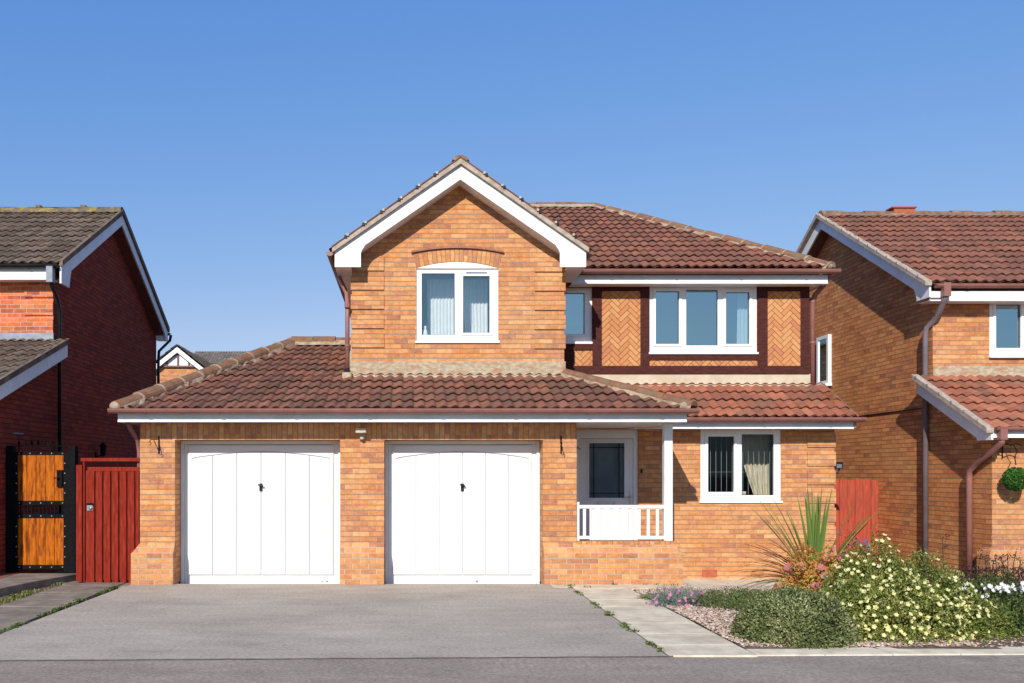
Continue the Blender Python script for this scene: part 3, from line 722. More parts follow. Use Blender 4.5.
# ---- upper main wall
MX1 = 6.80
WS = (2.48, X(592, DM), Z(342, DM), Z(288, DM)); WB = (X(649.3, DM), X(756.3, DM), Z(352.5, DM), Z(287, DM))
w = MB(); wall_y(w, UX1, MX1, 3.02, 4.86, DM, [WS, WB], rev=.1); wall_x(w, MX1, DM, 23.0, 2.9, 4.86); w.build('upper_wall', 'buff_brick', H)
mb = MB(); mb.box(2.5, MX1+.01, DM-.02, DM+.0, 3.0, Z(374, DM)); mb.build('rendered_band', 'cream_render', H)
mb = MB(); T0, T1 = DM-.035, DM-.001
def tb(xa, xb, ya, yb): mb.box(X(xa, DM), X(xb, DM), T0, T1, Z(yb, DM), Z(ya, DM))
tb(562, 808.7, 366, 374.4)
tb(592.2, 800, 282.5, 287)   # upper rail behind the eaves
tb(601.5, 640.1, 287, 291.3); tb(767, 800, 287, 291.5)
tb(592.2, 601.5, 287, 366); tb(640.1, 649.1, 287, 366); tb(757, 767, 287, 366); tb(800, 808.7, 282.5, 366)
tb(649.1, 757, 354.6, 360.4); tb(562, 592.2, 344, 350.5); tb(562, 573.7, 350.5, 366)
TB = mb.v; [MB().box(min(v[0] for v in TB[i:i+8]), max(v[0] for v in TB[i:i+8]), T0, T1, min(v[2] for v in TB[i:i+8]), max(v[2] for v in TB[i:i+8])).build('timber_beam', 'brown_timber', H, bevel=.004) for i in range(0, len(TB), 8)]
hb = MB()
for a, b, c, d in ((601.5, 640.1, 291.3, 366), (767, 800, 291.5, 366), (649.1, 757, 360.4, 366), (573.7, 592.2, 350.5, 366)):
    hb = MB(); herring(hb, X(a, DM), X(b, DM), Z(d, DM), Z(c, DM), DM-.012); hb.build('herringbone_panel', 'herringbone_brick', H)
    MB().box(X(a, DM), X(b, DM), DM-.0125, DM-.0005, Z(d, DM), Z(c, DM)).build('mortar_bed', 'dark_mortar', H)
zl, zh = Z(343.5, DM), Z(291, DM)
L = [(X(655.5, DM), X(678.7, DM), Z(344, DM), Z(291.5, DM), 1), (X(686, DM), X(717.5, DM), Z(345.5, DM), Z(290, DM), 0), (X(725.5, DM), X(749, DM), Z(344, DM), Z(292.5, DM), 1)]
window_y(H, *WB, DM-.01, L, roomd=1.5)
L = [(2.6, X(584.5, DM), Z(334, DM), Z(293, DM), 1)]
window_y(H, *WS, DM+.02, L, roomd=1.2)
# eaves of main roof
fascia_x(H, 2.72, 6.96, 14.92, 4.72, 4.87, .32)
MB().box(6.805, 6.96, 15.25, 23.2, 4.732, 4.742).build('soffit', 'white_upvc', H)
mb = MB(); mb.box(6.94, 6.96, 14.941, 23.2, 4.72, 4.87); mb.build('fascia', 'grey_fascia', H)
gutter(H, (2.80, 14.81, 4.93), (7.10, 14.81, 4.93), r=.066); gutter(H, (7.07, 14.92, 4.95), (7.07, 23.2, 4.95), br=False)
MB().tube([(7.02, 15.02, 4.86), (6.99, 15.08, 4.76), (6.90, 15.26, 4.60), (6.875, 15.30, 4.45), (6.875, 15.3, 3.10)], .043).build('downpipe', 'brown_gutter', H, smooth=True)
mb = MB(); mb.tube([(6.875, 15.3, 4.48), (6.875, 15.3, 4.56)], .053); mb.tube([(6.875, 15.3, 3.78), (6.875, 15.3, 3.82)], .053); build_split(mb, 'pipe_collar', 'brown_gutter', H, lambda c: c.z > 4.1)
# main roof
mz = GA-SL*1.98; pmn = math.atan((7.23-mz)/4.3)
rf = MB(); PF = [[(GC+1.98, 14.85), (6.99, 14.85), (3.99, 19.2), (2.0, 19.2), (GC, 17.59)]]
tiles(rf, (0, 14.85, mz), (1, 0), (0, 1), pmn, PF, seed=21)
dk = MB(); deck(dk, (0, 14.85, mz), (1, 0), (0, 1), pmn, PF, .012)
pr2 = math.atan((7.23-mz)/3.0)
PR2 = [[(6.99, 14.85), (6.99, 23.5), (3.99, 19.2)]]; tiles(rf, (6.99, 14.85, mz), (0, 1), (-1, 0), pr2, PR2, seed=22); deck(dk, (6.99, 14.85, mz), (0, 1), (-1, 0), pr2, PR2, .012)
PB2 = [[(6.99, 23.5), (3.99, 19.2), (2.0, 19.2), (GC-1.98, 23.5)]]; deck(dk, (0, 23.5, mz), (1, 0), (0, -1), pmn, PB2, -.01)
mr = rf.build('main_roof', 'red_tile_clean', H); dk.build('roof_deck', 'brown_timber', mr)
rt, mm = MB(), MB(); ridge(rt, mm, (1.9, 19.2, 7.27), (3.99, 19.2, 7.27), seed=31, bed=.07, joint=False); ridge(rt, mm, (3.99, 19.2, 7.27), (6.99, 14.87, mz+.02), seed=32, bed=.035, joint=True, r=.105)
rt.build('ridge_tiles', 'ridge_red', mr); mm.build('ridge_mortar', 'mortar', mr)
mb = MB(); mb.ball((6.95, 14.87, mz+.03), .07, sc=(1, .9, .8)); mb.tube([(2.72, 14.83, mz+.03), (2.64, 15.0, mz+.12), (2.5, 15.25, mz+.2)], [.06, .07, .05]); build_split(mb, 'hip_end_mortar', 'mortar', mr, lambda c: c.x > 5)
MB().box(UX0+.01, MX1-.01, 22.9, 23.0, 0, 4.9).build('rear_wall', 'buff_brick', H)

# ---- garage doors
def garage_door(x0, x1):
    y = DG+.33
    d = MB(); d.box(x0+.055, x1-.055, y, y+.03, -.043, DT-.055)
    door = d.build('garage_door', 'door_white', H)
    fr = MB(); fr.box(x0+.004, x0+.052, y-.03, y+.04, -.05, DT-.004); fr.box(x1-.052, x1-.004, y-.03, y+.04, -.05, DT-.004); fr.box(x0+.052, x1-.052, y-.03, y+.04, DT-.05, DT-.004)
    fr.build('door_frame', 'white_paint', door, bevel=.003)
    # raised boards with arched top
    a, b = x0+.12, x1-.12; n = 6; wd = (b-a)/n; c = (a+b)/2; hw = (b-a)/2
    def top(x):
        t = abs(x-c)/hw; z = 1.895-.105*t**1.6
        if t > .93: z -= .09*((t-.93)/.07)**2
        return z
    bd = MB()
    for i in range(n):
        l, r = a+i*wd+.0055, a+(i+1)*wd-.0055; pts = [(l, .10)]+[(r, .10)]+[(r-(r-l)*k/8, top(r-(r-l)*k/8)) for k in range(9)]
        bd.prism(pts, 'y', y-.026, y-.0005)
    up = [(a, top(a)+.012)]
    for k in range(41): xx = a+(b-a)*k/40; up.append((xx, top(xx)+.012))
    for k in range(40): bd.prism([up[k+1], up[k+2], (up[k+2][0], DT-.075), (up[k+1][0], DT-.075)], 'y', y-.026, y-.0005)
    bd.build('boards', 'door_white', door)
    h = MB(); hx, hz = c, 1.375
    h.box(hx-.022, hx+.022, y-.038, y-.0265, hz-.055, hz+.055); h.tube([(hx, y-.038, hz+.03), (hx, y-.07, hz+.03)], .012); h.tube([(hx-.035, y-.075, hz+.04), (hx+.04, y-.075, hz+.02)], .012)
    h.build('handle', 'black_plastic', door)
    bk = MB(); bk.box(x0+.01, x1-.01, DG+.40, DG+.44, 0, DT+.1); bk.build('inner_lining', 'room_dark', door)
    sl = MB(); sl.box(x0+.056, x1-.056, y-.004, y+.03, -.055, -.044); sl.build('threshold_seal', 'black_plastic', door)
garage_door(*D1); garage_door(*D2)
# ---- front door
y = DW+.05
mb = MB(); x0, x1, z0, z1 = FD
mb.box(x0, x0+.07, y, y+.07, z0, z1); mb.box(x1-.07, x1, y, y+.07, z0, z1); mb.box(x0+.07, x1-.07, y, y+.07, z1-.14, z1)
fd = mb.build('front_door', 'white_upvc', H)
gl = (X(589.2, DW+.05), X(624.4, DW+.05), Z(498, DW), Z(443, DW)); a, b, c, d = x0+.074, x1-.074, z0+.02, z1-.145
mb = MB(); yy = y+.012
mb.box(a, gl[0], yy, yy+.045, c, d); mb.box(gl[1], b, yy, yy+.045, c, d); mb.box(gl[0], gl[1], yy, yy+.045, c, gl[2]); mb.box(gl[0], gl[1], yy, yy+.045, gl[3], d)
e = .03; mb.box(gl[0]-e, gl[0], yy-.012, yy-.001, gl[2]-e, gl[3]+e); mb.box(gl[1], gl[1]+e, yy-.012, yy-.001, gl[2]-e, gl[3]+e); mb.box(gl[0], gl[1], yy-.012, yy-.001, gl[2]-e, gl[2]); mb.box(gl[0], gl[1], yy-.012, yy-.001, gl[3], gl[3]+e)
mb.box(a+.1, b-.1, yy-.008, yy-.001, c+.1, c+.48)
mb.build('leaf', 'door_white', fd, bevel=.003)
MB().face([(gl[0], yy+.02, gl[2]), (gl[1], yy+.02, gl[2]), (gl[1], yy+.02, gl[3]), (gl[0], yy+.02, gl[3])]).build('pane', 'glass_door', fd)
MB().box(gl[0]-.02, gl[1]+.02, yy+.06, yy+.08, gl[2]-.02, gl[3]+.02).build('frosted_backing', 'blind', fd)
mb = MB(); w_, h_ = gl[1]-gl[0], gl[3]-gl[2]
for fx in (.14, .86): mb.box(gl[0]+w_*fx-.006, gl[0]+w_*fx+.006, yy+.008, yy+.018, gl[2], gl[3])
for fz in (.085, .92): mb.box(gl[0], gl[1], yy+.004, yy+.014, gl[2]+h_*fz-.005, gl[2]+h_*fz+.005)
mb.build('lead_strips', 'black_iron', fd)
mb = MB(); mb.box(X(597, y), X(615.5, y), yy-.012, yy-.001, Z(506, y), Z(502.3, y)); mb.build('letterbox', 'steel', fd, bevel=.003)
mb = MB(); hx = X(631, y); mb.box(hx-.02, hx+.02, yy-.012, yy-.001, 1.08, 1.30); mb.tube([(hx, yy-.01, 1.2), (hx, yy-.06, 1.2), (hx-.12, yy-.06, 1.195)], .011, 8); mb.build('handle', 'steel', fd)
mb = MB(); mb.box(X(637.2, y)+.04, X(639.6, y)+.03, DW-.02, DW-.001, Z(473, y), Z(469, y)); mb.build('doorbell', 'black_plastic', H)
# ---- railing and post
RYY = DG+.1
rl = MB(); xa, xb = X(578, RYY), X(664, RYY)+.02
rl.box(xa, xb, RYY-.03, RYY+.03, 1.075, 1.125); rl.box(xa, xb, RYY-.025, RYY+.025, .635, .68)
rail = rl.build('porch_railing', 'white_paint', H, bevel=.004)
MB().box(xa-.03, xa+.015, RYY-.035, RYY+.035, .612, 1.17).build('newel', 'white_paint', rail, bevel=.004)
for k in range(9):
    xx = X(570+(98+62.2*k)/6.827, RYY); MB().box(xx-.021, xx+.021, RYY-.012, RYY+.012, .68, 1.075).build('picket', 'white_paint', rail, bevel=.002)
MB().box(X(663.3, RYY), X(671.6, RYY), RYY-.06, RYY+.06, .612, fz0+.01).build('porch_post', 'white_paint', H, bevel=.006)
# ---- lower window
L = [(X(708.3, DW), X(734.2, DW), Z(492, DW), Z(436.5, DW), 1), (X(742.2, DW), X(774.2, DW), Z(495.3, DW), Z(434.3, DW), 0)]
lw = window_y(H, *WN, DW+.02, L, glass='glass_lower', room='room_dark', roomd=2.0, rmargin=.2)
mb = MB()
for k in range(14):
    xx = WN[0]+.14+k*.088; mb.tube([(xx, DW+.20, WN[2]+.05), (xx, DW+.20, WN[3]-.05)], .0035, 5)
mb.tube([(WN[0]+.1, DW+.2, Z(472, DW)), (WN[1]-.1, DW+.2, Z(472, DW))], .002, 4)
mb.build('blind_cords', 'blind', lw)

# ---- curtains (things hanging inside)
curtain('net_curtain', 'white net curtain behind the left pane of the gable window', (L0 := X(428, DU), X(456, DU)), (X(428.5, DU), X(456, DU)), WG[3]-.05, WG[2]+.02, DU+.52, 'curtain_white', 8, 'white net curtains in the gable window')
curtain('net_curtain', 'white net curtain behind the right sash of the gable window', (X(464, DU), X(491, DU)), (X(468.5, DU), X(491, DU)), WG[3]-.05, WG[2]+.02, DU+.55, 'curtain_white', 7, 'white net curtains in the gable window')
curtain('curtain', 'cream curtain tied back at the right of the ground floor window', (X(749, DW), X(783, DW)), (X(768, DW), X(783, DW)), WN[3]-.01, WN[2]+.03, DW+.55, 'curtain_cream', 6, wob=.03)
curtain('curtain', 'narrow cream curtain edge at the left of the ground floor window', (X(704, DW), X(716, DW)), (X(704, DW), X(708.5, DW)), WN[3]-.01, WN[2]+.03, DW+.5, 'curtain_cream', 4, wob=.03)
curtain('net_curtain', 'pale curtain inside the right pane of the wide upstairs window', (X(742, DM), X(753, DM)), (X(741, DM), X(753, DM)), WB[3]-.01, WB[2]+.03, DM+.2, 'curtain_white', 3)
curtain('net_curtain', 'pale blue blind inside the small upstairs window beside the gable', (2.5, X(590, DM)), (2.5, X(590, DM)), WS[3]-.01, WS[2]+.35, DM+.45, 'blind', 5, wob=.01)
b = MB(); zb = WG[2]+.055; cx = X(425.5, DU)
b.tube([(cx, DU+.13, zb), (cx, DU+.13, zb+.05), (cx, DU+.13, zb+.12), (cx, DU+.13, zb+.16), (cx, DU+.13, zb+.20)], [.035, .045, .03, .015, .02], 12)
tag(b.build('vase', 'curtain_white', smooth=True, base=(cx, DU+.13, zb)), 'small pale vase on the sill inside the left pane of the gable window', 'vase')
b = MB(); cx = X(747, DW); zb = Z(495.3, DW); b.tube([(cx, DW+.13, zb), (cx, DW+.13, zb+.055), (cx, DW+.13, zb+.06)], [.034, .034, .03], 14)
tag(b.build('candle', 'curtain_cream', smooth=True, base=(cx, DW+.13, zb)), 'short cream candle on the sill of the ground floor window', 'candle')
b = MB(); cx = X(572, DM)+.06; zb = WS[2]+.07; b.ball((cx, DM+.16, zb+.05), .09, sc=(1, .8, .6))
tag(b.build('bowl', 'curtain_white', smooth=True, base=(cx, DM+.16, zb)), 'white round bowl on the sill of the small upstairs window', 'bowl')

# ================================================================== fittings on our house
fl = thing('security_light', 'beige security floodlight on the brick pier between the garage doors', 'lamp', (X(362, DG), DG-.005, Z(438, DG)))
cx, cz = X(361.5, DG), Z(432.5, DG)
MB().box(cx-.075, cx+.075, DG-.19, DG-.09, cz-.015, cz+.05).build('lamp_head', 'beige_plastic', fl, bevel=.01)
m = MB(); m.box(cx-.03, cx+.05, DG-.05, DG-.003, cz-.10, cz-.02); m.tube([(cx, DG-.03, cz-.03), (cx, DG-.10, cz-.01)], .012, 8); m.build('bracket', 'beige_plastic', fl, bevel=.006)
MB().ball((cx+.01, DG-.07, cz-.08), .03).build('sensor', 'beige_plastic', fl, smooth=True)
def bracket(px, label, d=DG, xo=None):
    cx = X(px, d) if xo is None else xo; top = 2.10
    t = thing('hanging_bracket', label, 'bracket', (cx, d-.003, 1.85), 'black iron basket brackets on the brick piers')
    m = MB(); m.box(cx-.009, cx+.009, d-.012, d-.001, 1.86, 2.12); m.build('back_plate', 'black_iron', t)
    m = MB(); m.tube([(cx, d-.01, 2.06), (cx-.03, d-.12, 2.06), (cx-.05, d-.26, 2.05), (cx-.05, d-.28, 2.02)], .006, 6); m.tube([(cx, d-.01, 1.90), (cx-.01, d-.08, 1.96), (cx-.03, d-.17, 2.055)], .006, 6)
    pts = [(cx-.05+.018*math.sin(a), d-.285, 2.0-.02*math.cos(a)) for a in [i*.6 for i in range(8)]]; m.tube(pts, .005, 5)
    m.build('scroll_arm', 'black_iron', t)
bracket(159, 'black iron hanging bracket on the left garage pier')
bracket(561, 'black iron hanging bracket on the brick pier left of the front door')
t = thing('hanging_bracket', 'black iron hanging bracket in the porch beside the front door', 'bracket', (2.72, DG+.5, 1.85), 'black iron basket brackets on the brick piers')
m = MB(); m.box(2.412, 2.42, DG+.5, DG+.52, 1.75, 2.0); m.build('back_plate', 'black_iron', t)
m = MB(); m.tube([(2.42, DG+.51, 1.98), (2.5, DG+.5, 1.98), (2.56, DG+.48, 1.93)], .006, 6); m.tube([(2.42, DG+.51, 1.8), (2.48, DG+.5, 1.88), (2.52, DG+.5, 1.97)], .006, 6); m.build('scroll_arm', 'black_iron', t)
sl = thing('security_light', 'black floodlight high on the side of the house above the red fence', 'lamp', (WX1+.02, 14.75, 1.55))
cx, cy, cz = WX1+.17, 14.72, Z(466, 14.72)
MB().box(cx-.07, cx+.06, cy-.04, cy+.06, cz-.045, cz+.06).build('lamp_head', 'black_plastic', sl, bevel=.01)
MB().box(cx-.05, cx+.035, cy-.045, cy-.041, cz-.03, cz+.03).build('lens', 'steel', sl)
m = MB(); m.tube([(WX1+.01, cy+.03, cz-.12), (cx, cy+.03, cz-.12), (cx+.03, cy+.03, cz-.04)], .014, 8); m.ball((WX1+.07, cy-.0, cz-.13), .035); m.box(WX1+.002, WX1+.04, cy-.03, cy+.09, cz-.2, cz-.08); m.build('bracket', 'black_plastic', sl)

# ================================================================== LEFT HOUSE
LH = thing('neighbour_house', 'red brick house with dark grey tiles and black pipes on the far left', 'house', (-6, 15.15, 0))
lx = -5.97; LE = -5.72; lf, lb = 15.15, 21.35; LEY, LRY, LBY = 14.86, 18.05, 21.5; LEZ = 5.03; LRZ = 6.80; sl_ = (LRZ-LEZ)/(LRY-LEY); pp = math.atan(sl_)
w = MB()
wall_y(w, -12, lx, 3.4, 4.95, lf); w.build('front_wall', 'red_brick', LH)
w = MB(); w.prism([(lf+.003, 2.0), (lb, 2.0), (lb, LEZ-.1), (LRY, LRZ-.12), (lf+.003, LEZ-.0)], 'x', lx-.2, lx-.0005)
w.box(lx-.2, lx-.0005, 12.603, lb, -.1, 2.0); w.prism([(12.603, 2.0), (lf, 2.0), (lf, 3.6), (12.603, 2.70)], 'x', lx-.2, lx-.0005)
w.build('side_wall', 'shaded_red_brick', LH)
w = MB(); wall_y(w, -12, lx, -.1, 2.7, 12.6); w.build('lower_wall', 'red_brick', LH)
q = MB(); quoins('q', q, X(25, lf), lx+.0, Z(297.5, lf)+.225, 3, lf); q.build('quoins', 'red_brick', LH)
mb = MB(); mb.box(-12, lx+.01, lf-.03, lf-.001, 3.6, Z(333, lf)); mb.build('flashing', 'lead', LH)
rf = MB(); PP = [[(-12.5, LEY), (LE, LEY), (LE, LRY), (-12.5, LRY)]]; tiles(rf, (-12.5, LEY, LEZ), (1, 0), (0, 1), pp, PP, seed=41)
dk = MB(); deck(dk, (-12.5, LEY, LEZ), (1, 0), (0, 1), pp, PP, .012)
PP = [[(-12.5, LRY), (LE, LRY), (LE, LBY), (-12.5, LBY)]]; deck(dk, (-12.5, LBY, LEZ-.05), (1, 0), (0, -1), pp, PP, -.02)
lr = rf.build('roof', 'grey_tile', LH); dk.build('roof_deck', 'grey_tile', lr)
rt, mm = MB(), MB(); ridge(rt, mm, (-12.5, LRY, LRZ+.03), (LE, LRY, LRZ+.03), seed=42, bed=.06, joint=False); rt.build('ridge_tiles', 'ridge_moss', lr); mm.build('ridge_mortar', 'ridge_moss', lr)
rt = MB(); rr = random.Random(5)
for k in range(7): rt.box(-6.5-k*.9-.05, -6.5-k*.9+.05, LRY-.06, LRY+.06, LRZ+.09, LRZ+.14)
build_split(rt, 'ridge_clip', 'grey_tile', lr, lambda c: round((c.x+6.5)/.9))
# dry verge dark edge and bargeboards
mb = MB(); th = .05
mb.prism([(LEY-.02, LEZ-.03), (LRY, LRZ-.03), (LRY, LRZ+.07), (LEY-.02, LEZ+.06)], 'x', LE-.03, LE+.025)
mb.prism([(LBY+.02, LEZ-.09), (LRY, LRZ-.03), (LRY, LRZ+.07), (LBY+.02, LEZ+.02)], 'x', LE-.03, LE+.025)
mb.build('verge', 'grey_tile', lr)
mb = MB(); bw_ = .21
def side_barge(mb, xa, xb, ey, ez, ry, rz, drop, w, foot, zf):
    s = (rz-ez)/(ry-ey); sg = 1 if ry > ey else -1
    mb.prism([(ey, zf), (ey, ez-drop), (ry, rz-drop), (ry, rz-drop-w), (ey+sg*(foot+.08), ez-drop-w+s*sg*(foot+.08)), (ey+sg*foot, zf+.05), (ey+sg*foot, zf)], 'x', xa, xb)
side_barge(mb, LE-.04, LE-.01, LEY+.02, LEZ, LRY, LRZ, .04, .21, .36, 4.72); side_barge(mb, LE-.04, LE-.01, LBY-.02, LEZ-.05, LRY, LRZ, .04, .21, .2, 4.72)
mb.build('bargeboard', 'grey_fascia', LH)
mb = MB()
for ey, ez in ((LEY+.02, LEZ), (LBY-.02, LEZ-.05)):
    mb.face([(lx, ey, ez-.26), (LE-.04, ey, ez-.26), (LE-.04, LRY, LRZ-.26), (lx, LRY, LRZ-.26)])
mb.build('verge_soffit', 'brown_upvc', LH)
fascia_x(LH, -12.5, LE-.16, LEY+.03, 4.78, 4.99, .26, 'grey_fascia'); gutter(LH, (-12.5, LEY-.03, 5.02), (LE-.05, LEY-.03, 5.02), 'black_plastic', r=.06)
gutter(LH, (LE+.02, LBY+.06, 4.93), (-12.5, LBY+.06, 4.93), 'black_plastic', br=False, r=.06)
mb = MB(); mb.box(-5.96, LE-.05, LBY-.22, LBY, 4.72, 4.95); mb.build('box_end', 'white_upvc', LH)
MB().box(X(47.5, 14.82), X(52.5, 14.82)+.02, LEY-.10, LEY+.02, 4.72, 4.98).build('hopper', 'lead', LH)
MB().tube([(X(51, 14.85), LEY-.03, 4.78), (X(53, 14.9), 14.86, 4.66), (-5.89, 15.12, 4.50), (-5.89, 15.22, 4.3), (-5.89, 15.22, 0.1)], .034).build('downpipe', 'black_plastic', LH, smooth=True)
MB().tube([(-5.68, LBY+.06, 4.88), (-5.70, LBY+.05, 4.75), (-5.88, LBY-.25, 4.45), (-5.88, LBY-.3, 4.2), (-5.88, LBY-.3, .1)], .034).build('downpipe', 'black_plastic', LH, smooth=True)
# lower lean-to roof on the front
l0, l1 = 12.75, 15.15; za, zb = 2.90, 3.80; pq = math.atan((zb-za)/(l1-l0))
rf = MB(); PP = [[(-12, l0-.3), (LE, l0-.3), (LE, l1), (-12, l1)]]; tiles(rf, (-12, l0-.3, za-.11), (1, 0), (0, 1), pq, PP, seed=43)
lr2 = rf.build('lower_roof', 'grey_tile', LH); dk = MB(); deck(dk, (-12, l0-.3, za-.11), (1, 0), (0, 1), pq, PP, .012); dk.build('roof_deck', 'grey_tile', lr2)
mb = MB(); s = math.tan(pq); mb.prism([(l0-.32, za-.15), (l1, zb-.04), (l1, zb+.05), (l0-.32, za-.06)], 'x', LE-.03, LE+.025); mb.build('verge', 'grey_tile', lr2)
mb = MB(); mb.prism([(l0-.3, za-.36), (l0-.3, za-.15), (l1-.0, zb-.05), (l1-.0, zb-.26)], 'x', LE-.04, LE-.01); mb.build('bargeboard', 'grey_fascia', LH)
mb = MB(); mb.face([(lx, l0-.3, za-.33), (LE-.04, l0-.3, za-.33), (LE-.04, l1, zb-.23), (lx, l1, zb-.23)]); mb.build('verge_soffit', 'brown_upvc', LH)
MB().box(lx+.001, lx+.01, 13.6, 13.95, 2.18, 2.20).build('wall_vent', 'lead', LH)
t = thing('wall_lantern', 'small black lantern on the shaded wall above the red gate', 'lamp', (lx+.01, 17.2, 1.9))
xx = lx; c = 17.2; zc = Z(449, 17.2)
m = MB(); m.tube([(xx, c, zc-.15), (xx+.12, c, zc-.12)], .014, 6); m.box(xx, xx+.02, c-.04, c+.04, zc-.22, zc-.06); m.build('bracket', 'black_iron', t)
MB().tube([(xx+.14, c, zc-.14), (xx+.14, c, zc-.12), (xx+.14, c, zc+.05), (xx+.14, c, zc+.06), (xx+.14, c, zc+.13)], [.03, .045, .06, .075, .01], 8).build('lantern', 'black_iron', t)

# ================================================================== RIGHT HOUSE
RH = thing('neighbour_house', 'orange brick house with red tiles on the right edge, seen along its side wall', 'house', (8.64, 14.75, 0))
rx = 8.60; RE = 8.33; rf_y = 14.75; REY, RRY, RBY = 14.38, 18.2, 22.0; REZ = 4.62; RRZ = 6.78
ppr = math.atan((RRZ-REZ)/(RRY-REY))
w = MB(); w.prism([(rf_y+.003, 0), (21.6, 0), (21.6, REZ), (RRY, RRZ-.12), (rf_y+.003, REZ+.08)], 'x', rx+.0005, rx+.2)
rlf = 13.25
w.prism([(rlf+.003, 0), (rf_y, 0), (rf_y, 3.05), (rlf+.003, 2.22)], 'x', rx+.0005, rx+.2)
w.build('side_wall', 'lit_side_brick', RH)
RW = (X(989.5, rf_y), 11.9, Z(356, rf_y), Z(298.5, rf_y))
w = MB(); wall_y(w, rx, 13, 3.0, 4.6, rf_y, [RW], rev=.08); w.build('upper_wall', 'buff_brick', RH)
w = MB(); wall_y(w, rx, 13, -.1, 2.3, rlf); w.build('lower_wall', 'buff_brick', RH)
pb = MB(); plinth(pb, rx, 12.9, left=True, y=rlf, zt=Z(555, 13.2), zc=Z(548, 13.2)); pb.build('plinth', 'plinth_brick', RH)
L = [(X(995.5, rf_y), X(1020.5, rf_y), Z(348, rf_y), Z(304.5, rf_y), 1), (X(1020.5, rf_y)+.16, 11.3, Z(348, rf_y), Z(304.5, rf_y), 0)]
window_y(RH, *RW, rf_y+.0, L, roomd=1.4, silld=.06)
mb = MB(); mb.box(rx+.0, 13, rf_y-.012, rf_y-.001, 3.02, Z(366, rf_y)); mb.build('flashing', 'flashing', RH)
rf = MB(); PP = [[(RE, REY), (14, REY), (14, RRY), (RE, RRY)]]; tiles(rf, (RE, REY, REZ), (1, 0), (0, 1), ppr, PP, seed=51)
dk = MB(); deck(dk, (RE, REY, REZ), (1, 0), (0, 1), ppr, PP, .012); PP = [[(RE, RBY), (14, RBY), (14, RRY), (RE, RRY)]]; deck(dk, (RE, RBY, REZ), (1, 0), (0, -1), ppr, PP, -.02)
rr_ = rf.build('roof', 'red_tile_clean', RH); dk.build('roof_deck', 'red_tile_clean', rr_)
rt, mm = MB(), MB(); ridge(rt, mm, (RE, RRY, RRZ+.02), (14, RRY, RRZ+.02), seed=52, bed=.08, joint=False, r=.09); rt.build('ridge_tiles', 'ridge_old', rr_); mm.build('ridge_mortar', 'ridge_old', rr_)
mb = MB(); vx = X(889, RRY); mb.box(vx+.05, vx+.47, RRY-.10, RRY+.10, RRZ+.03, RRZ+.13); mb.box(vx+.0, vx+.50, RRY-.13, RRY+.13, RRZ+.131, RRZ+.155); mb.build('ridge_vent', 'terracotta', rr_)
mb = MB(); mb.prism([(REY-.02, REZ-.04), (RRY, RRZ-.04), (RRY, RRZ+.03), (REY-.02, REZ+.03)], 'x', RE-.075, RE+.03); mb.prism([(RBY, REZ-.04), (RRY, RRZ-.04), (RRY, RRZ+.05), (RBY, REZ+.05)], 'x', RE-.075, RE+.03); mb.build('verge', 'verge_mortar', rr_)
def clips(parent, xv, y0, y1, z0, z1, n):
    for k in range(n):
        t = (k+.6)/n; yy = y0+(y1-y0)*t; zz = z0+(z1-z0)*t+.045
        MB().box(xv-.08, xv-.03, yy-.02, yy+.02, zz-.02, zz+.02).build('verge_clip', 'verge_mortar', parent)
clips(rr_, RE, REY, RRY, REZ, RRZ, 12)
mb = MB(); side_barge(mb, RE+.01, RE+.04, REY+.02, REZ, RRY, RRZ, .04, .22, .36, 4.40); side_barge(mb, RE+.01, RE+.04, RBY-.02, REZ, RRY, RRZ, .04, .22, .36, 4.33); mb.build('bargeboard', 'grey_fascia', RH)
mb = MB()
for ey in (REY+.02, RBY-.02): mb.face([(RE+.04, ey, REZ-.24), (rx, ey, REZ-.24), (rx, RRY, RRZ-.24), (RE+.04, RRY, RRZ-.24)])
mb.build('verge_soffit', 'brown_upvc', RH)
fascia_x(RH, RE+.04, 13.5, REY+.05, 4.34, 4.50, .31); gutter(RH, (RE+.1, REY-.0, 4.60), (13.5, REY-.0, 4.60), r=.06)
# downpipe 1
hx = X(945.5, 14.38); mb = MB(); mb.box(hx-.055, hx+.055, REY-.06, REY+.04, 4.40, 4.62); mb.build('hopper', 'brown_gutter', RH)
MB().tube([(hx, REY, 4.45), (hx-.01, REY+.02, 4.34), (8.62, 14.66, 4.12), (8.535, 14.80, 3.98), (8.53, 14.84, 3.86), (8.53, 14.84, 0)], .045).build('downpipe', 'pipe_grey', RH, smooth=True)
# lower lean-to
lz0, lz1 = 2.24, 3.20; ly0 = 12.86; pz = math.atan((lz1-lz0)/(rf_y-ly0))
rf = MB(); PP = [[(RE, ly0), (13.5, ly0), (13.5, rf_y), (RE, rf_y)]]; tiles(rf, (RE, ly0, lz0-.04), (1, 0), (0, 1), pz, PP, seed=53, gauge=.31)
lr3 = rf.build('lower_roof', 'red_tile_bright', RH); dk = MB(); deck(dk, (RE, ly0, lz0-.04), (1, 0), (0, 1), pz, PP, .012); dk.build('roof_deck', 'brown_timber', lr3)
mb = MB(); mb.prism([(ly0-.02, lz0-.08), (rf_y, lz1-.08), (rf_y, lz1+.0), (ly0-.02, lz0-.01)], 'x', RE-.075, RE+.03); mb.build('verge', 'verge_mortar', lr3); clips(lr3, RE, ly0, rf_y, lz0-.04, lz1-.04, 6)
mb = MB(); mb.prism([(ly0+.01, 2.06), (ly0+.01, lz0-.09), (rf_y, lz1-.09), (rf_y, lz1-.31), (ly0+.42, lz0-.09-.22+.21), (ly0+.34, 2.10), (ly0+.34, 2.06)], 'x', RE+.01, RE+.04); mb.build('bargeboard', 'grey_fascia', RH)
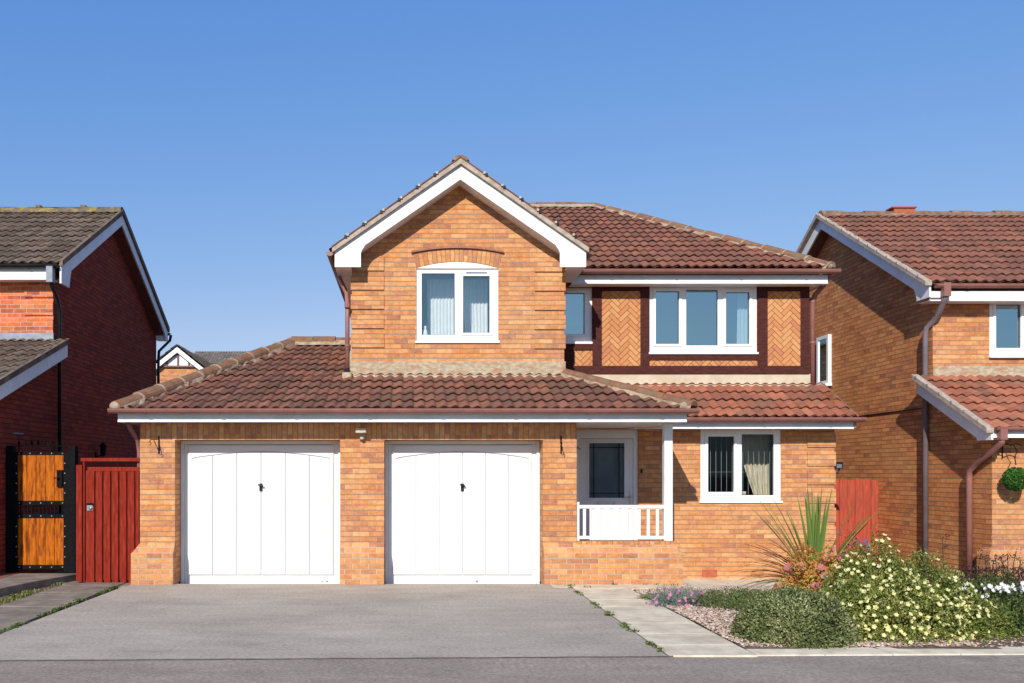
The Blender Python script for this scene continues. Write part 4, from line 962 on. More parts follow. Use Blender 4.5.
mb = MB(); mb.face([(RE+.04, ly0+.02, lz0-.18), (rx, ly0+.02, lz0-.18), (rx, rf_y, lz1-.28), (RE+.04, rf_y, lz1-.28)]); mb.build('verge_soffit', 'brown_upvc', RH)
fascia_x(RH, RE+.04, 13.5, ly0+.05, 2.09, 2.20, .32); gutter(RH, (RE+.06, ly0-.0, 2.24), (13.5, ly0-.0, 2.24), r=.055)
hx = X(1002, 12.86); mb = MB(); mb.box(hx-.05, hx+.05, ly0-.05, ly0+.04, 2.06, 2.25); mb.build('hopper', 'brown_gutter', RH)
MB().tube([(hx, ly0, 2.1), (hx, ly0+.01, 2.02), (X(976, 13.5), 13.45, 1.74), (8.53, 13.66, 1.62), (8.53, 13.68, 1.5), (8.53, 13.68, 0)], .045).build('downpipe', 'brown_gutter', RH, smooth=True)
# side window of the right house
mb = MB(); y0_, y1_ = 18.28, 18.80; za_, zb_ = 3.40, 4.40
mb.box(rx-.07, rx+.05, y0_, y0_+.07, za_, zb_); mb.box(rx-.07, rx+.05, y1_-.07, y1_, za_, zb_); mb.box(rx-.07, rx+.05, y0_+.07, y1_-.07, za_, za_+.07); mb.box(rx-.07, rx+.05, y0_+.07, y1_-.07, zb_-.07, zb_)
sw = mb.build('window', 'white_upvc', RH); MB().face([(rx-.05, y0_+.07, za_+.07), (rx-.05, y1_-.07, za_+.07), (rx-.05, y1_-.07, zb_-.07), (rx-.05, y0_+.07, zb_-.07)]).build('pane', 'glass_upper', sw)
MB().box(rx-.14, rx-.001, y0_-.03, y1_+.03, za_-.05, za_-.001).build('sill', 'white_upvc', sw); MB().box(rx-.035, rx-.004, y0_+.07, y1_-.07, za_+.07, zb_-.07).build('blind', 'blind', sw)
# cable across the side wall
MB().tube([(rx-.012, 14.86, Z(407.5, 14.86)), (rx-.012, 16.5, Z(412, 15.6)+.01), (rx-.012, 18.5, Z(409.5, 16)+.1)], .012, 5)
m = MB(); a = (rx-.012, 15.0, Z(408, 15.0)); b_ = (rx-.012, 17.9, Z(418.5, 17.9)); m.tube([a, b_], .010, 5); m.build('cable', 'black_plastic', RH)
# hanging topiary
t = thing('hanging_topiary_ball', 'green clipped ball hanging from a bracket beneath the right neighbour eaves', 'plant', (X(1014, 12.95), 12.95, Z(490, 12.95)))
c = (X(1016, 12.98), 12.98, Z(479, 12.98)); m = MB(); r = random.Random(3)
for i in range(2600):
    v = Vector((r.gauss(0, 1), r.gauss(0, 1), r.gauss(0, 1))).normalized()*(.165*r.uniform(.8, 1.05)); p_ = Vector(c)+v
    a = Vector((r.gauss(0, 1), r.gauss(0, 1), r.gauss(0, 1))).normalized()*.014; b_ = v.normalized().cross(a).normalized()*.010; u_ = (r.random(), .5)
    m.face([p_-a, p_-b_+v*.05, p_+a, p_+b_+v*.05], [u_]*4)
m.build('foliage', 'leaf_topiary', t)
m = MB(); m.tube([(c[0]-.03, 13.24, 2.0), (c[0]-.03, 13.0, 2.0), (c[0]-.02, 12.98, 1.96), (c[0]+.02, 12.98, 1.9), (c[0]-.02, 12.98, 1.82), (c[0], 12.98, 1.70)], .007, 6); m.tube([(c[0]-.03, 13.23, 2.05), (c[0]-.03, 13.23, 1.8)], .008, 6)
m.tube([(c[0]-.15, 12.98, 2.02), (c[0]-.08, 12.98, 1.98), (c[0], 12.98, 2.01), (c[0]+.1, 12.98, 1.98)], .008, 6); m.build('hook', 'black_iron', t)

# ================================================================== distant house
BH = thing('distant_house', 'distant house with white and black timber gable glimpsed past the roof', 'house', (-11.6, 44, 0))
bd = 44.0; ac, az = X(177, bd), Z(347, bd); hw = 1.42; s = .80
w = MB(); w.prism([(ac-hw, 0), (ac+hw, 0), (ac+hw, az-.25-s*hw), (ac, az-.25), (ac-hw, az-.25-s*hw)], 'y', bd+.3, bd+9); w.build('wall', 'buff_brick', BH)
mb = MB(); zi = Z(366, bd+.2); mb.prism([(ac-.85, zi), (ac+.85, zi), (ac, az-.33)], 'y', bd+.22, bd+.29); mb.build('render_panel', 'white_paint', BH)
mb = MB(); mb.box(ac-1.1, ac+1.1, bd+.16, bd+.215, zi-.06, zi+.02); mb.box(ac-.04, ac+.04, bd+.16, bd+.215, zi+.02, az-.34); mb.box(ac-.58, ac-.50, bd+.16, bd+.215, zi+.02, zi+.22); mb.box(ac+.50, ac+.58, bd+.16, bd+.215, zi+.02, zi+.22); mb.build('timber_frame', 'brown_upvc', BH)
mb = MB()
for sg in (-1, 1): mb.prism([(ac, az), (ac+sg*hw, az-s*hw), (ac+sg*hw, az-s*hw-.26), (ac, az-.26)], 'y', bd, bd+.1)
mb.build('bargeboard', 'white_paint', BH)
rf = MB()
tiles(rf, (ac+hw+.2, bd, az+.1-s*(hw+.2)), (0, 1), (-1, 0), math.atan(s), [[(ac, bd-.1), (ac+hw+.2, bd-.1), (ac+hw+.2, bd+9), (ac, bd+9)]], seed=61, seg=4)
tiles(rf, (ac-hw-.2, bd, az+.1-s*(hw+.2)), (0, 1), (1, 0), math.atan(s), [[(ac, bd-.1), (ac-hw-.2, bd-.1), (ac-hw-.2, bd+9), (ac, bd+9)]], seed=62, seg=4)
zr = Z(352, bd+8)
tiles(rf, (ac-3, bd+3, zr-5*.5), (1, 0), (0, 1), math.atan(.5), [[(ac-1.0, bd+5), (ac+9, bd+5), (ac+9, bd+8), (ac-1.0, bd+8)]], seed=63, seg=4)
rf.build('roof', 'grey_tile', BH)
w = MB(); w.box(ac-3, ac+9, bd+8.0, bd+9, 0, zr-1.7); w.build('side_wing_wall', 'buff_brick', BH)

# ================================================================== gates and fence
# black gate with orange boards
GY = 13.4; gz = .11
G = thing('metal_gate', 'black iron gate with orange timber panels beside the shaded brick wall', 'gate', (X(47, GY), GY, gz))
gxl, gxr = X(17, GY), X(68, GY); zt = Z(449.5, GY)
def gbox(mb, a, b, c, d, y0=-.02, y1=.02): mb.box(X(a, GY), X(b, GY), GY+y0, GY+y1, Z(d, GY), Z(c, GY))
m = MB(); gbox(m, 14, 18, 452, 572); gbox(m, 64, 69, 452, 572); gbox(m, 18, 64, 452, 455); gbox(m, 18, 64, 501, 505); gbox(m, 18, 64, 514, 518); gbox(m, 18, 64, 565, 569)
for k in range(12):
    a = 20+k*3.8; gbox(m, a, a+1, 505, 514, -.008, .008)
frm = m.build('gate_frame', 'black_iron', G)
m = MB(); gbox(m, 69.5, 76.5, 446, 574, -.06, .06); gbox(m, 8, 14, 446, 574, -.06, .06); build_split(m, 'gate_post', 'black_iron', G, lambda c: c.x > X(40, GY))
for (c, d) in ((455, 501), (518, 565)):
    for k in range(5):
        a = 18+k*9.2; MB().box(X(a, GY)+.003, X(a+9.2, GY)-.003, GY-.014, GY+.01, Z(d, GY)+.002, Z(c, GY)-.002).build('board', 'orange_wood', G, bevel=.003)
m = MB()
for (c, d) in ((453.5, 503), (516, 567)):
    for k in range(5):
        for yy in (c, d): m.ball((X(20+k*10.8, GY), GY-.024, Z(yy, GY)), .012, 6, 4)
    for k in range(1, 5):
        for xx in (17, 65.5): m.ball((X(xx, GY), GY-.024, Z(c+(d-c)*k/5, GY)), .012, 6, 4)
m.build('rivets', 'dull_metal', G)
m = MB()
for k in range(8):
    xx = X(19+k*6.4, GY); m.tube([(xx, GY, zt-.03), (xx, GY, zt+.06), (xx, GY, zt+.08), (xx, GY, zt+.15)], [.008, .008, .022, .002], 6)
m.tube([(X(16, GY), GY, zt+.05), (X(68, GY), GY, zt+.05)], .007, 6); m.build('finials', 'black_iron', G)
m = MB(); gbox(m, 58, 63.5, 470, 487, -.05, -.02); m.tube([(X(60, GY), GY-.05, Z(478, GY)), (X(60, GY), GY-.09, Z(478, GY)), (X(56, GY), GY-.09, Z(478, GY))], .01, 6); m.build('lock', 'black_iron', G)
# red gate
RY_ = 12.98
G = thing('garden_gate', 'dark red boarded timber gate between the black gate and the garage', 'gate', (-4.3, RY_, 0))
def rb(mb, a, b, c, d, y0, y1): mb.box(X(a, RY_), X(b, RY_), RY_+y0, RY_+y1, Z(d, RY_), Z(c, RY_))
for i, a in enumerate((86.5, 97, 105, 113, 121, 129, 136.5)):
    m = MB(); w_ = 8.8 if i == 0 else 6.2; rb(m, a+.3, min(a+w_, 140), 470.5 if i == 0 else 471.5, 582.2+(i % 2)*.4, -.045, -.02); m.build('board', 'gate_red', G, bevel=.003)
m = MB(); rb(m, 88, 140, 467, 471.3, -.03, .02); rb(m, 88, 140, 471.3, 580, -.015, .005); m.build('back_boards', 'gate_red', G)
m = MB(); rb(m, 78.5, 84.5, 465, 581, -.10, .0); rb(m, 82, 140.5, 458, 461.5, -.06, .0); m.build('gate_frame', 'gate_red', G, bevel=.004)
m = MB(); rb(m, 84.6, 86.4, 462, 581, -.07, -.02); m.build('gate_frame', 'gate_red', G)
m = MB(); rb(m, 88.5, 94, 504, 510.5, -.06, -.045); m.ball((X(92, RY_), RY_-.07, Z(508.5, RY_)), .022); m.build('padlock', 'steel', G)
m = MB(); rb(m, 88, 94.5, 503, 505, -.065, -.05); m.build('hasp', 'black_iron', G)
# red fence on the right
FYY = 16.5
G = thing('timber_fence', 'bright red timber fence panel filling the gap between house and right neighbour', 'fence', (7.8, FYY, 0))
zt = Z(479, FYY); n = 12; wd = (8.62-WX1)/n
for k in range(n):
    a = WX1+.005+k*wd; MB().box(a+.002, a+wd-.003, FYY-.02-(k % 2)*.006, FYY, -.1, zt-(k % 3)*.008).build('board', 'fence_red', G, bevel=.003)
m = MB(); m.box(WX1+.01, 8.62, FYY+.001, FYY+.04, zt-.3, zt-.2); m.box(WX1+.01, 8.62, FYY+.001, FYY+.04, .2, .3); m.build('rail', 'fence_red', G)

# ================================================================== GROUND
def sheet(name, pts, z, mat, label=None, uv=None):
    m = MB(); m.face([(a, b, z) for a, b in pts]); return struct(m.build(name, mat))
sheet('ground', [(-400, -300), (400, -300), (400, 900), (-400, 900)], -.25, 'grass_ground')
# road, kerb and pavement in front
sheet('road', [(-60, -6), (60, -6), (60, 4.6), (-60, 4.6)], -.12, 'road_asphalt')
m = MB(); m.box(-60, 60, 4.6, 4.75, -.2, -.0); struct(m.build('kerb', 'kerb_concrete', bevel=.01))
def fy(x): return 7.78+.035*(-x)*(.35) if x < 2 else 7.78+.035*(x-2)*.9
sheet('pavement', [(-60, 4.75), (60, 4.75), (60, 7.95), (2.3, 7.95), (-4, 7.95), (-60, 7.8)], 0.0-.004, 'asphalt_path')
m = MB(); m.face([(-4.05, 7.62, 0), (2.26, 7.81, 0), (2.26, 12.88, .0), (-3.97, 12.88, .0)]); m.face([(-3.34, 12.88, 0), (-.96, 12.88, 0), (-.96, 13.25, -.046), (-3.34, 13.25, -.046)]); m.face([(-.35, 12.88, 0), (1.94, 12.88, 0), (1.94, 13.25, -.046), (-.35, 13.25, -.046)]); struct(m.build('driveway', 'asphalt'))
# seam between driveway and pavement
m = MB(); r = random.Random(2); prev = None
for i in range(120):
    t = i/119; x = -8+10.3*t; y0_ = 7.62+(x+4)*.03 if x > -4 else 7.62; j = .012*noise.noise(Vector((x*2.3, 0, 0)))+.006*noise.noise(Vector((x*9, 3, 0))); ww = .014+.009*noise.noise(Vector((x*5, 7, 0)))
    cur = ((x, y0_-ww+j, .0025), (x, y0_+ww+j, .0025))
    if prev: m.face([prev[0], cur[0], cur[1], prev[1]])
    prev = cur
struct(m.build('tar_seam', 'seam'))
# earth base of the plots
sheet('earth', [(-60, 7.6), (60, 7.6), (60, 60), (-60, 60)], -.20, 'soil')
# bed soil with shape (falls towards the window wall)
def bz(x, y):
    z = .004+.02*noise.noise(Vector((x*.9, y*.9, 0)))
    if y > 12.2: z -= .17*min(1, (y-12.2)/1.6)
    return z
m = MB(); nx, ny = 46, 40; bx0, bx1, by0, by1 = 3.036, 13.5, 8.10, 16.8
V = [[(bx0+(bx1-bx0)*i/nx, by0+(by1-by0)*j/ny) for i in range(nx+1)] for j in range(ny+1)]
for j in range(ny):
    for i in range(nx):
        q = [V[j][i], V[j][i+1], V[j+1][i+1], V[j+1][i]]; m.face([(a, b, bz(a, b)) for a, b in q])
o = m.build('flower_bed', 'soil'); struct(o)
# main path slabs
m = MB(); ys = [7.83, 8.30, 8.9, 9.5, 10.1, 10.7, 11.25, 11.85, 12.35, 12.84]; r = random.Random(9)
for a, b in zip(ys, ys[1:]):
    z = .006+r.uniform(-.0015, .002); m.box(2.27, 3.03, a+.007, b-.007, -.05, z)
m.box(2.02, 2.26, 12.45, 12.75, -.05, .006)
for i in range(6): m.box(3.04+i*.6, 3.03+(i+1)*.6-.004, 12.32, 12.84, -.05, .008-.02*i*.5)
m.box(3.93, 7.0, 12.85, 14.52, -.3, -.115)
struct(m.build('path', 'slab_concrete', bevel=.002)); struct(MB().box(2.262, 3.034, 7.83, 12.84, -.06, .0025).build('path_bedding', 'soil'))
# front edging slabs
m = MB(); x = 3.04; k = 0; r = random.Random(4)
while x < 12:
    L_ = .6; y0_ = 7.84+.02*(x-3); m.prism([(x+.003, y0_), (x+L_-.004, y0_+.012), (x+L_-.004, y0_+.33), (x+.003, y0_+.318)], 'z', -.05, .010+r.uniform(-.004, .004)); x += L_; k += 1
m.box(2.3, 3.03, 7.80, 7.828, -.05, .012)
struct(m.build('edging_slabs', 'kerb_concrete', bevel=.001))
# left slabs
m = MB(); r = random.Random(6); y0_ = 6.8+.85
while y0_ < 13.0:
    m.box(-4.86, -4.07, y0_+.004, y0_+.596, -.05, .012+r.uniform(-.004, .004)); y0_ += .6
m.box(-4.06, -3.95, 12.6, 13.2, -.05, .002); m.box(-5.0, -3.95, 12.86, 13.6, -.05, -.002)
struct(m.build('side_path', 'slab_dark', bevel=.006))
sheet('soil_strip', [(-5.3, 7.6), (-4.86, 7.6), (-4.86, 13.8), (-5.3, 13.8)], -.012, 'soil')
# raised brick paving of the left neighbour with curved kerb
m = MB(); pts = []
for i in range(15):
    t = i/14; yy = 9.8+(13.35-9.8)*t; pts.append((-5.28+.42*t**2-.10*math.sin(t*3.1), yy))
m.prism(pts+[(-9, 13.35), (-9, 9.8)], 'z', -.1, .098); struct(m.build('raised_kerb', 'slab_dark', bevel=.01))
m = MB(); r = random.Random(8)
for j in range(17):
    for i in range(17):
        yy = 9.95+j*.1+ (0 if True else 0); yy = 9.9+j*.205; xx = -5.75-i*.105
        if yy > 13.2: continue
        m.box(xx-.1, xx-.002, yy, yy+.2, .09, .104+r.uniform(-.0015, .0015))
struct(m.build('block_paving', 'block_red', bevel=.003))

# weeds (stuff) along edges
def tufts(name, label, spots, mat, h=.05, per=14, seed=1, spread=.05):
    m = MB(); r = random.Random(seed)
    for (x, y, z, k) in spots:
        for i in range(int(per*k)):
            a = r.uniform(0, 6.28); px, py = x+r.gauss(0, spread), y+r.gauss(0, spread); hh = h*r.uniform(.4, 1.2)*k; w = .006
            d = Vector((math.cos(a), math.sin(a), 0)); e = Vector((-d.y, d.x, 0))*w; p0 = Vector((px, py, z)); p1 = p0+Vector((0, 0, hh*.6))+d*hh*.3; p2 = p0+Vector((0, 0, hh*.8))+d*hh*.8; u_ = (r.random(), .5)
            m.face([p0-e, p0+e, p1+e*1.3, p1-e*1.3], [u_]*4); m.face([p1-e*1.3, p1+e*1.3, p2], [u_]*3)
    return tag(m.build(name, mat), label, 'weeds', kind='stuff')
r = random.Random(12)
sp = []
for i in range(150):
    y = r.uniform(7.9, 12.7)
    if noise.noise(Vector((0, y*1.7, 5))) > -.12: sp.append((-4.065+r.gauss(0, .012), y, 0, r.uniform(.5, 1)))
tufts('weeds', 'green weeds growing along the left edge of the driveway', sp, 'leaf_mid', .035, 16, 1, .02)
sp = []
for i in range(170):
    y = r.uniform(7.9, 12.75)
    if noise.noise(Vector((3, y*1.9, 5))) > .0: sp.append((2.255+r.gauss(0, .012), y, 0, r.uniform(.4, 1)))
tufts('weeds', 'sparse weeds growing between the driveway and the pale slab path', sp, 'leaf_mid', .03, 12, 2, .02)
sp = [(-5.02+r.gauss(0, .06), r.uniform(9.5, 13.1), -.01, r.uniform(.5, 1.2)) for i in range(60)]
tufts('weeds', 'weeds in the soil strip below the raised paving kerb', sp, 'leaf_olive', .045, 14, 3, .05)
sp = [(x, y, .01, .6) for x, y in ((-1.2, 12.98), (2.3, 12.6), (2.45, 12.4), (2.9, 12.7), (3.35, 12.72), (3.5, 12.72), (3.75, 12.6), (-.9, 12.9), (1.0, 12.99))]
tufts('weeds', 'tiny weeds along the foot of the garage and porch wall', sp, 'leaf_mid', .06, 12, 4, .03)

# gravel (stuff)
m = MB(); r = random.Random(21)
def pebble(x, y, z, s):
    a = r.uniform(0, 6.28); sx, sy, sz = s*r.uniform(.8, 1.3), s*r.uniform(.6, 1.0), s*r.uniform(.4, .7); u_ = (r.random(), .5)
    ca, sa = math.cos(a), math.sin(a); k = len(m.v)
    for (p, q, w) in ((1, 0, 0), (0, 1, 0), (-1, 0, 0), (0, -1, 0), (.3, .2, 1), (0, 0, -1)):
        p, q = p*sx, q*sy; m.v.append((x+p*ca-q*sa, y+p*sa+q*ca, z+w*sz))
    for f in ((0, 1, 4), (1, 2, 4), (2, 3, 4), (3, 0, 4)): m.f.append([k+i for i in f]); m.uv.append([u_]*3)
for i in range(20000):
    y = r.uniform(8.17, 12.3); x = r.uniform(3.04, 9.5 if r.random() < .3 else 5.2)
    pebble(x, y, bz(x, y)+r.uniform(-.004, .016), r.uniform(.010, .022))
tag(m.build('gravel', 'pebble'), 'pinkish gravel covering the flower bed', 'gravel', kind='stuff')

# ================================================================== PLANTS
def leafquad(m, r, p, n, L, W, u):
    n = Vector(n)
    if n.length < 1e-4: n = Vector((0, 0, 1))
    t = Vector((r.gauss(0, 1), r.gauss(0, 1), r.gauss(0, 1))); t = (t-n*t.dot(n)*.6/n.length_squared)
    t = (t.normalized()*.8+n.normalized()*.7).normalized(); s = t.cross(n).normalized() if t.cross(n).length > 1e-3 else Vector((1, 0, 0))
    s = (s+Vector((r.gauss(0, .3), r.gauss(0, .3), r.gauss(0, .3)))).normalized()
    m.face([p, p+t*L*.45+s*W*.5, p+t*L, p+t*L*.45-s*W*.5], [u]*4)
def bush(name, label, cat, c, rad, n, L, W, mat, lump=.12, freq=2.5, seed=1, shell=.35, squash=1.0, holes=-.28, group=None, ymix=.0, stems=60, lobes=None):
    """leafy mound: leaves through the outer part of lumpy ellipsoids, on real twigs"""
    r = random.Random(seed); t = thing(name, label, cat, c, group); lobes = lobes or [(c, rad)]
    wts = [q[1][0]*(q[1][2]+q[1][1])*(.5+q[1][2]) for q in lobes]
    def surf(d):
        k = 1+lump*2*noise.noise(Vector((d.x*freq+seed, d.y*freq, d.z*freq)))+lump*noise.noise(Vector((d.x*freq*2.7+seed, d.y*freq*2.7, d.z*freq*2.7+4)))
        return k
    surf.lobes = lobes; surf.wts = wts
    m = MB()
    for i in range(n):
        (cx, cy, z0), (rx_, ry_, rz_) = r.choices(lobes, wts)[0]
        d = Vector((r.gauss(0, 1), r.gauss(0, 1), abs(r.gauss(0, 1))*.95+.02 if r.random() < .93 else -.05)).normalized()
        q = surf(d)*(1-shell*(r.random()**2.0)); p = Vector((cx+d.x*rx_*q, cy+d.y*ry_*q, z0+max(.0, d.z)*rz_*q+.01))
        hole = noise.noise(Vector((p.x*7, p.y*7, p.z*7+seed)))
        if hole < holes and r.random() < .75: continue
        if r.random() < .05: p += d*r.uniform(0, .07)
        patch = noise.noise(Vector((p.x*4, p.y*4, p.z*4+seed)))
        u = (min(1, max(0, r.random()*.75+.12+patch*.35)), .5)
        leafquad(m, r, p, Vector((d.x/rx_, d.y/ry_, d.z/rz_+.3)), L*r.uniform(.6, 1.3), W*r.uniform(.7, 1.2), u)
    m.build('foliage', mat, t)
    m = MB()
    for i in range(stems):
        (cx, cy, z0), (rx_, ry_, rz_) = r.choices(lobes, wts)[0]
        d = Vector((r.gauss(0, 1), r.gauss(0, 1), abs(r.gauss(0, 1))+.15)).normalized(); q = surf(d)*r.uniform(.7, 1.02)
        e = Vector((cx+d.x*rx_*q, cy+d.y*ry_*q, z0+d.z*rz_*q)); b0 = Vector((cx+d.x*rx_*.15, cy+d.y*ry_*.15, z0)); mid = (b0+e)/2+Vector((0, 0, .06))
        m.tube([b0, mid, e], [.008, .005, .002], 5, False)
    m.build('twigs', 'twig', t)
    return t, surf
def blossom_mesh(name, mat, petals=5, rad=.022, parent=None, cup=.35):
    m = MB()
    for k in range(petals):
        a = 2*math.pi*k/petals; d = Vector((math.cos(a), math.sin(a), 0)); e = Vector((-d.y, d.x, 0))
        m.face([(0, 0, 0), tuple(d*rad*.6+e*rad*.42+Vector((0, 0, rad*cup*.5))), tuple(d*rad+Vector((0, 0, rad*cup))), tuple(d*rad*.6-e*rad*.42+Vector((0, 0, rad*cup*.5)))], [(random.random(), .5)]*4)
    me = bpy.data.meshes.new(name); me.from_pydata(m.v, [], m.f); l = me.uv_layers.new(name='UVMap')
    for p_, q in zip(me.polygons, m.uv):
        for li, uvq in zip(p_.loop_indices, q): l.data[li].uv = uvq
    me.materials.append(M[mat]); return me
def blossoms(t, surf, c, rad, n, name, mat, size=.022, seed=1, front=True, zmin=.05, extra=None, petals=5):
    r = random.Random(seed); base = Vector(t['_base']); me = blossom_mesh(name, mat, petals, size); many = MB(); cnt = 0
    pos = []
    for i in range(n):
        c, rad = r.choices(surf.lobes, surf.wts)[0]
        d = Vector((r.gauss(0, 1), r.gauss(0, 1)-(.5 if front else 0), abs(r.gauss(0, .8))+zmin)).normalized()
        q = surf(d)*r.uniform(.98, 1.05); p = Vector((c[0]+d.x*rad[0]*q, c[1]+d.y*rad[1]*q, c[2]+d.z*rad[2]*q))
        nrm = (Vector((d.x/rad[0], d.y/rad[1], d.z/rad[2]+.4)).normalized()+Vector((r.gauss(0, .35), r.gauss(0, .35)-.25, r.gauss(0, .35)))).normalized(); pos.append((p, nrm, r.uniform(.65, 1.25)))
    pos.sort(key=lambda q: q[0].y)
    for i, (p, nrm, s) in enumerate(pos):
        rot = nrm.to_track_quat('Z', 'Y')
        if i < 100:
            o = bpy.data.objects.new(name, me); col.objects.link(o); o.parent = t; o.location = p-base; o.rotation_mode = 'QUATERNION'; o.rotation_quaternion = rot; o.scale = (s, s, s)
        else:
            for pl_ in me.polygons: many.face([p+rot@(Vector(me.vertices[v].co)*s) for v in pl_.vertices], [(r.random(), .5)]*len(pl_.vertices))
    if many.f: o = many.build(name+'_mass', mat, t); o['kind'] = 'stuff'

# 1 grey-green mound
bush('low_shrub', 'dense rounded grey-green shrub on the front edge of the flower bed', 'shrub', (X(795, 8.60), 8.60, 0.0), (.575, .48, .46), 26000, .029, .016, 'leaf_greygreen', lump=.035, freq=2.2, seed=2, shell=.30, stems=90, holes=-.42)
# 2 potentilla
c = (X(880, 8.95), 8.95, 0.0)
lb = [((X(872, 9.1), 9.1, 0), (.46, .50, .84)), ((X(915, 9.0), 9.0, 0), (.50, .55, .72)), ((X(843, 8.85), 8.85, 0), (.36, .42, .50)), ((X(948, 8.9), 8.9, 0), (.34, .42, .55)), ((X(895, 8.75), 8.75, 0), (.62, .50, .55))]
t, sf_ = bush('flowering_shrub', 'big loose shrub covered in pale yellow flowers at the front of the bed', 'shrub', c, None, 66000, .029, .016, 'leaf_olive', lump=.11, freq=2.6, seed=5, shell=.38, stems=160, lobes=lb)
blossoms(t, sf_, c, None, 900, 'blossom', 'petal_yellow', .023, 3)
# 3 russet shrub
c = (X(826, 9.9), 9.9, 0.0); rad = (.56, .40, .70)
t, sf_ = bush('russet_shrub', 'orange and red leaved shrub at the foot of the spiky plant', 'shrub', c, rad, 15000, .042, .022, 'leaf_russet', lump=.2, freq=2.3, seed=7, shell=.5)
blossoms(t, sf_, c, rad, 60, 'flower_head', 'petal_dusky', .05, 5, petals=9)
# 4 spiky plant
def spiky(label, c, n, L, seed):
    r = random.Random(seed); t = thing('spiky_plant', label, 'plant', c); m = MB()
    for i in range(n):
        k = i/n
        if k < .12: lean, ll, az = r.uniform(0, .13), L*r.uniform(.85, 1.0), r.uniform(0, 6.28)
        elif k < .3: lean, ll, az = r.uniform(.3, .65), L*r.uniform(.75, .95), r.choice([0, math.pi])+r.gauss(0, .5)
        else: lean, ll, az = r.uniform(.65, 1.5), L*r.uniform(.48, .80), r.choice([math.pi, math.pi, 0])+r.gauss(0, .55)
        w0 = r.uniform(.018, .025)*(1.2 if k < .12 else .95 if k < .3 else .9); d = Vector((math.cos(az), math.sin(az)*.6, 0)); side = Vector((-d.y, d.x, 0)).normalized()
        if k < .12: side = Vector((1, r.uniform(-.3, .3), 0)).normalized()
        u = (r.uniform(.45, .9) if k < .3 else r.choice([r.uniform(0, .3), r.uniform(0, .3), r.uniform(.4, .7)]), .5)
        prev = None; p = Vector(c)+d*.03+Vector((0, 0, .1)); a = lean*.8; N_ = 9
        for j in range(N_+1):
            tt = j/N_; wd = w0*(1-tt**2.2)+.0015; cur = (p-side*wd, p+Vector((0, 0, -.004))+d*.004, p+side*wd)
            if prev:
                m.face([prev[0], cur[0], cur[1], prev[1]], [u]*4); m.face([prev[1], cur[1], cur[2], prev[2]], [(min(1, u[0]+.12), .5)]*4)
            prev = cur; p = p+(d*math.sin(a)+Vector((0, 0, math.cos(a))))*(ll/N_); a += lean*.045+(.05 if k > .3 else .01)
    m.build('foliage', 'leaf_blade', t)
    m = MB(); m.tube([Vector(c), Vector(c)+Vector((0, 0, .2))], [.05, .035], 8); m.build('stem', 'twig', t)
spiky('tall spiky plant with green and purple sword leaves before the brick wall', (X(815, 10.9), 10.9, 0.08), 96, 1.32, 4)
# purple stems behind
c = (X(850, 11.1), 11.1, 0); rad = (.30, .25, .82)
t, sf_ = bush('purple_flowering_plant', 'tall thin plant with purple flowers right of the spiky plant', 'plant', c, rad, 1500, .03, .012, 'leaf_dark', lump=.25, seed=15, shell=.6, stems=25)
blossoms(t, sf_, c, rad, 40, 'flower_head', 'petal_purple', .028, 8)
# 5 white flowered plant + green bush
c = (X(992, 9.15), 9.15, 0.0); rad = (.52, .42, .50)
t, sf_ = bush('flowering_plant', 'green plant topped with white flowers beside the yellow-flowered shrub', 'plant', c, rad, 15000, .03, .016, 'leaf_green', lump=.15, seed=8, shell=.5)
r = random.Random(31); me = blossom_mesh('blossom', 'petal_white', 7, .026)
for i in range(98):
    x = c[0]+r.uniform(-.50, .50); y = c[1]+r.gauss(-.24, .10); z = .41+r.gauss(.04, .035)-.06*abs(x-c[0])
    o = bpy.data.objects.new('blossom', me); col.objects.link(o); o.parent = t; o.location = Vector((x, y, z))-Vector(t['_base']); o.rotation_euler = (r.uniform(.8, 1.6), r.uniform(-.4, .4), r.uniform(-.8, .8)); s = r.uniform(.6, 1.2); o.scale = (s, s, s)
c = (X(970, 8.9), 8.9, 0.0); rad = (.36, .30, .34)
bush('low_shrub', 'low bronze and green shrub between the yellow-flowered shrub and the white flowers', 'shrub', c, rad, 9000, .022, .012, 'leaf_olive', lump=.2, seed=9, shell=.5)
# dark purple stand
c = (X(1004, 11.6), 11.6, 0.0); rad = (.85, .35, .36)
bush('dark_plant', 'dark purple leaved low hedge below the right neighbour wall', 'plant', c, rad, 9000, .04, .014, 'leaf_dark', lump=.2, seed=10, shell=.6, stems=40)
m = MB(); r = random.Random(77); t = thing('seed_head_plant', 'thin dark stems with seed heads against the right neighbour plinth', 'plant', (X(1000, 12.4), 12.4, 0))
for i in range(9):
    x = X(944 if i == 0 else 975+i*5.5, 12.4); hh = r.uniform(.38, .52)+(.2 if i == 0 else 0); m.tube([(x, 12.4, 0), (x+r.uniform(-.03, .03), 12.4, hh*.6), (x+r.uniform(-.05, .05), 12.4, hh)], .006, 5)
    for k in range(26):
        p_ = Vector((x+r.gauss(0, .028), 12.4+r.gauss(0, .03), hh*r.uniform(.8, 1.08))); leafquad(m, r, p_, Vector((0, -1, .3)), .03, .016, (r.random()*.6, .5))
m.build('foliage', 'leaf_dark', t)
# pink flowers
c = (X(678, 10.8), 10.8, .0); rad = (.34, .22, .21)
t, sf_ = bush('pink_flowering_plant', 'low blue-green clump with bright pink flowers on the gravel by the path', 'plant', c, rad, 6000, .03, .006, 'leaf_blue', lump=.2, seed=13, shell=.6, stems=10)
blossoms(t, sf_, c, rad, 75, 'blossom', 'petal_pink', .022, 9)
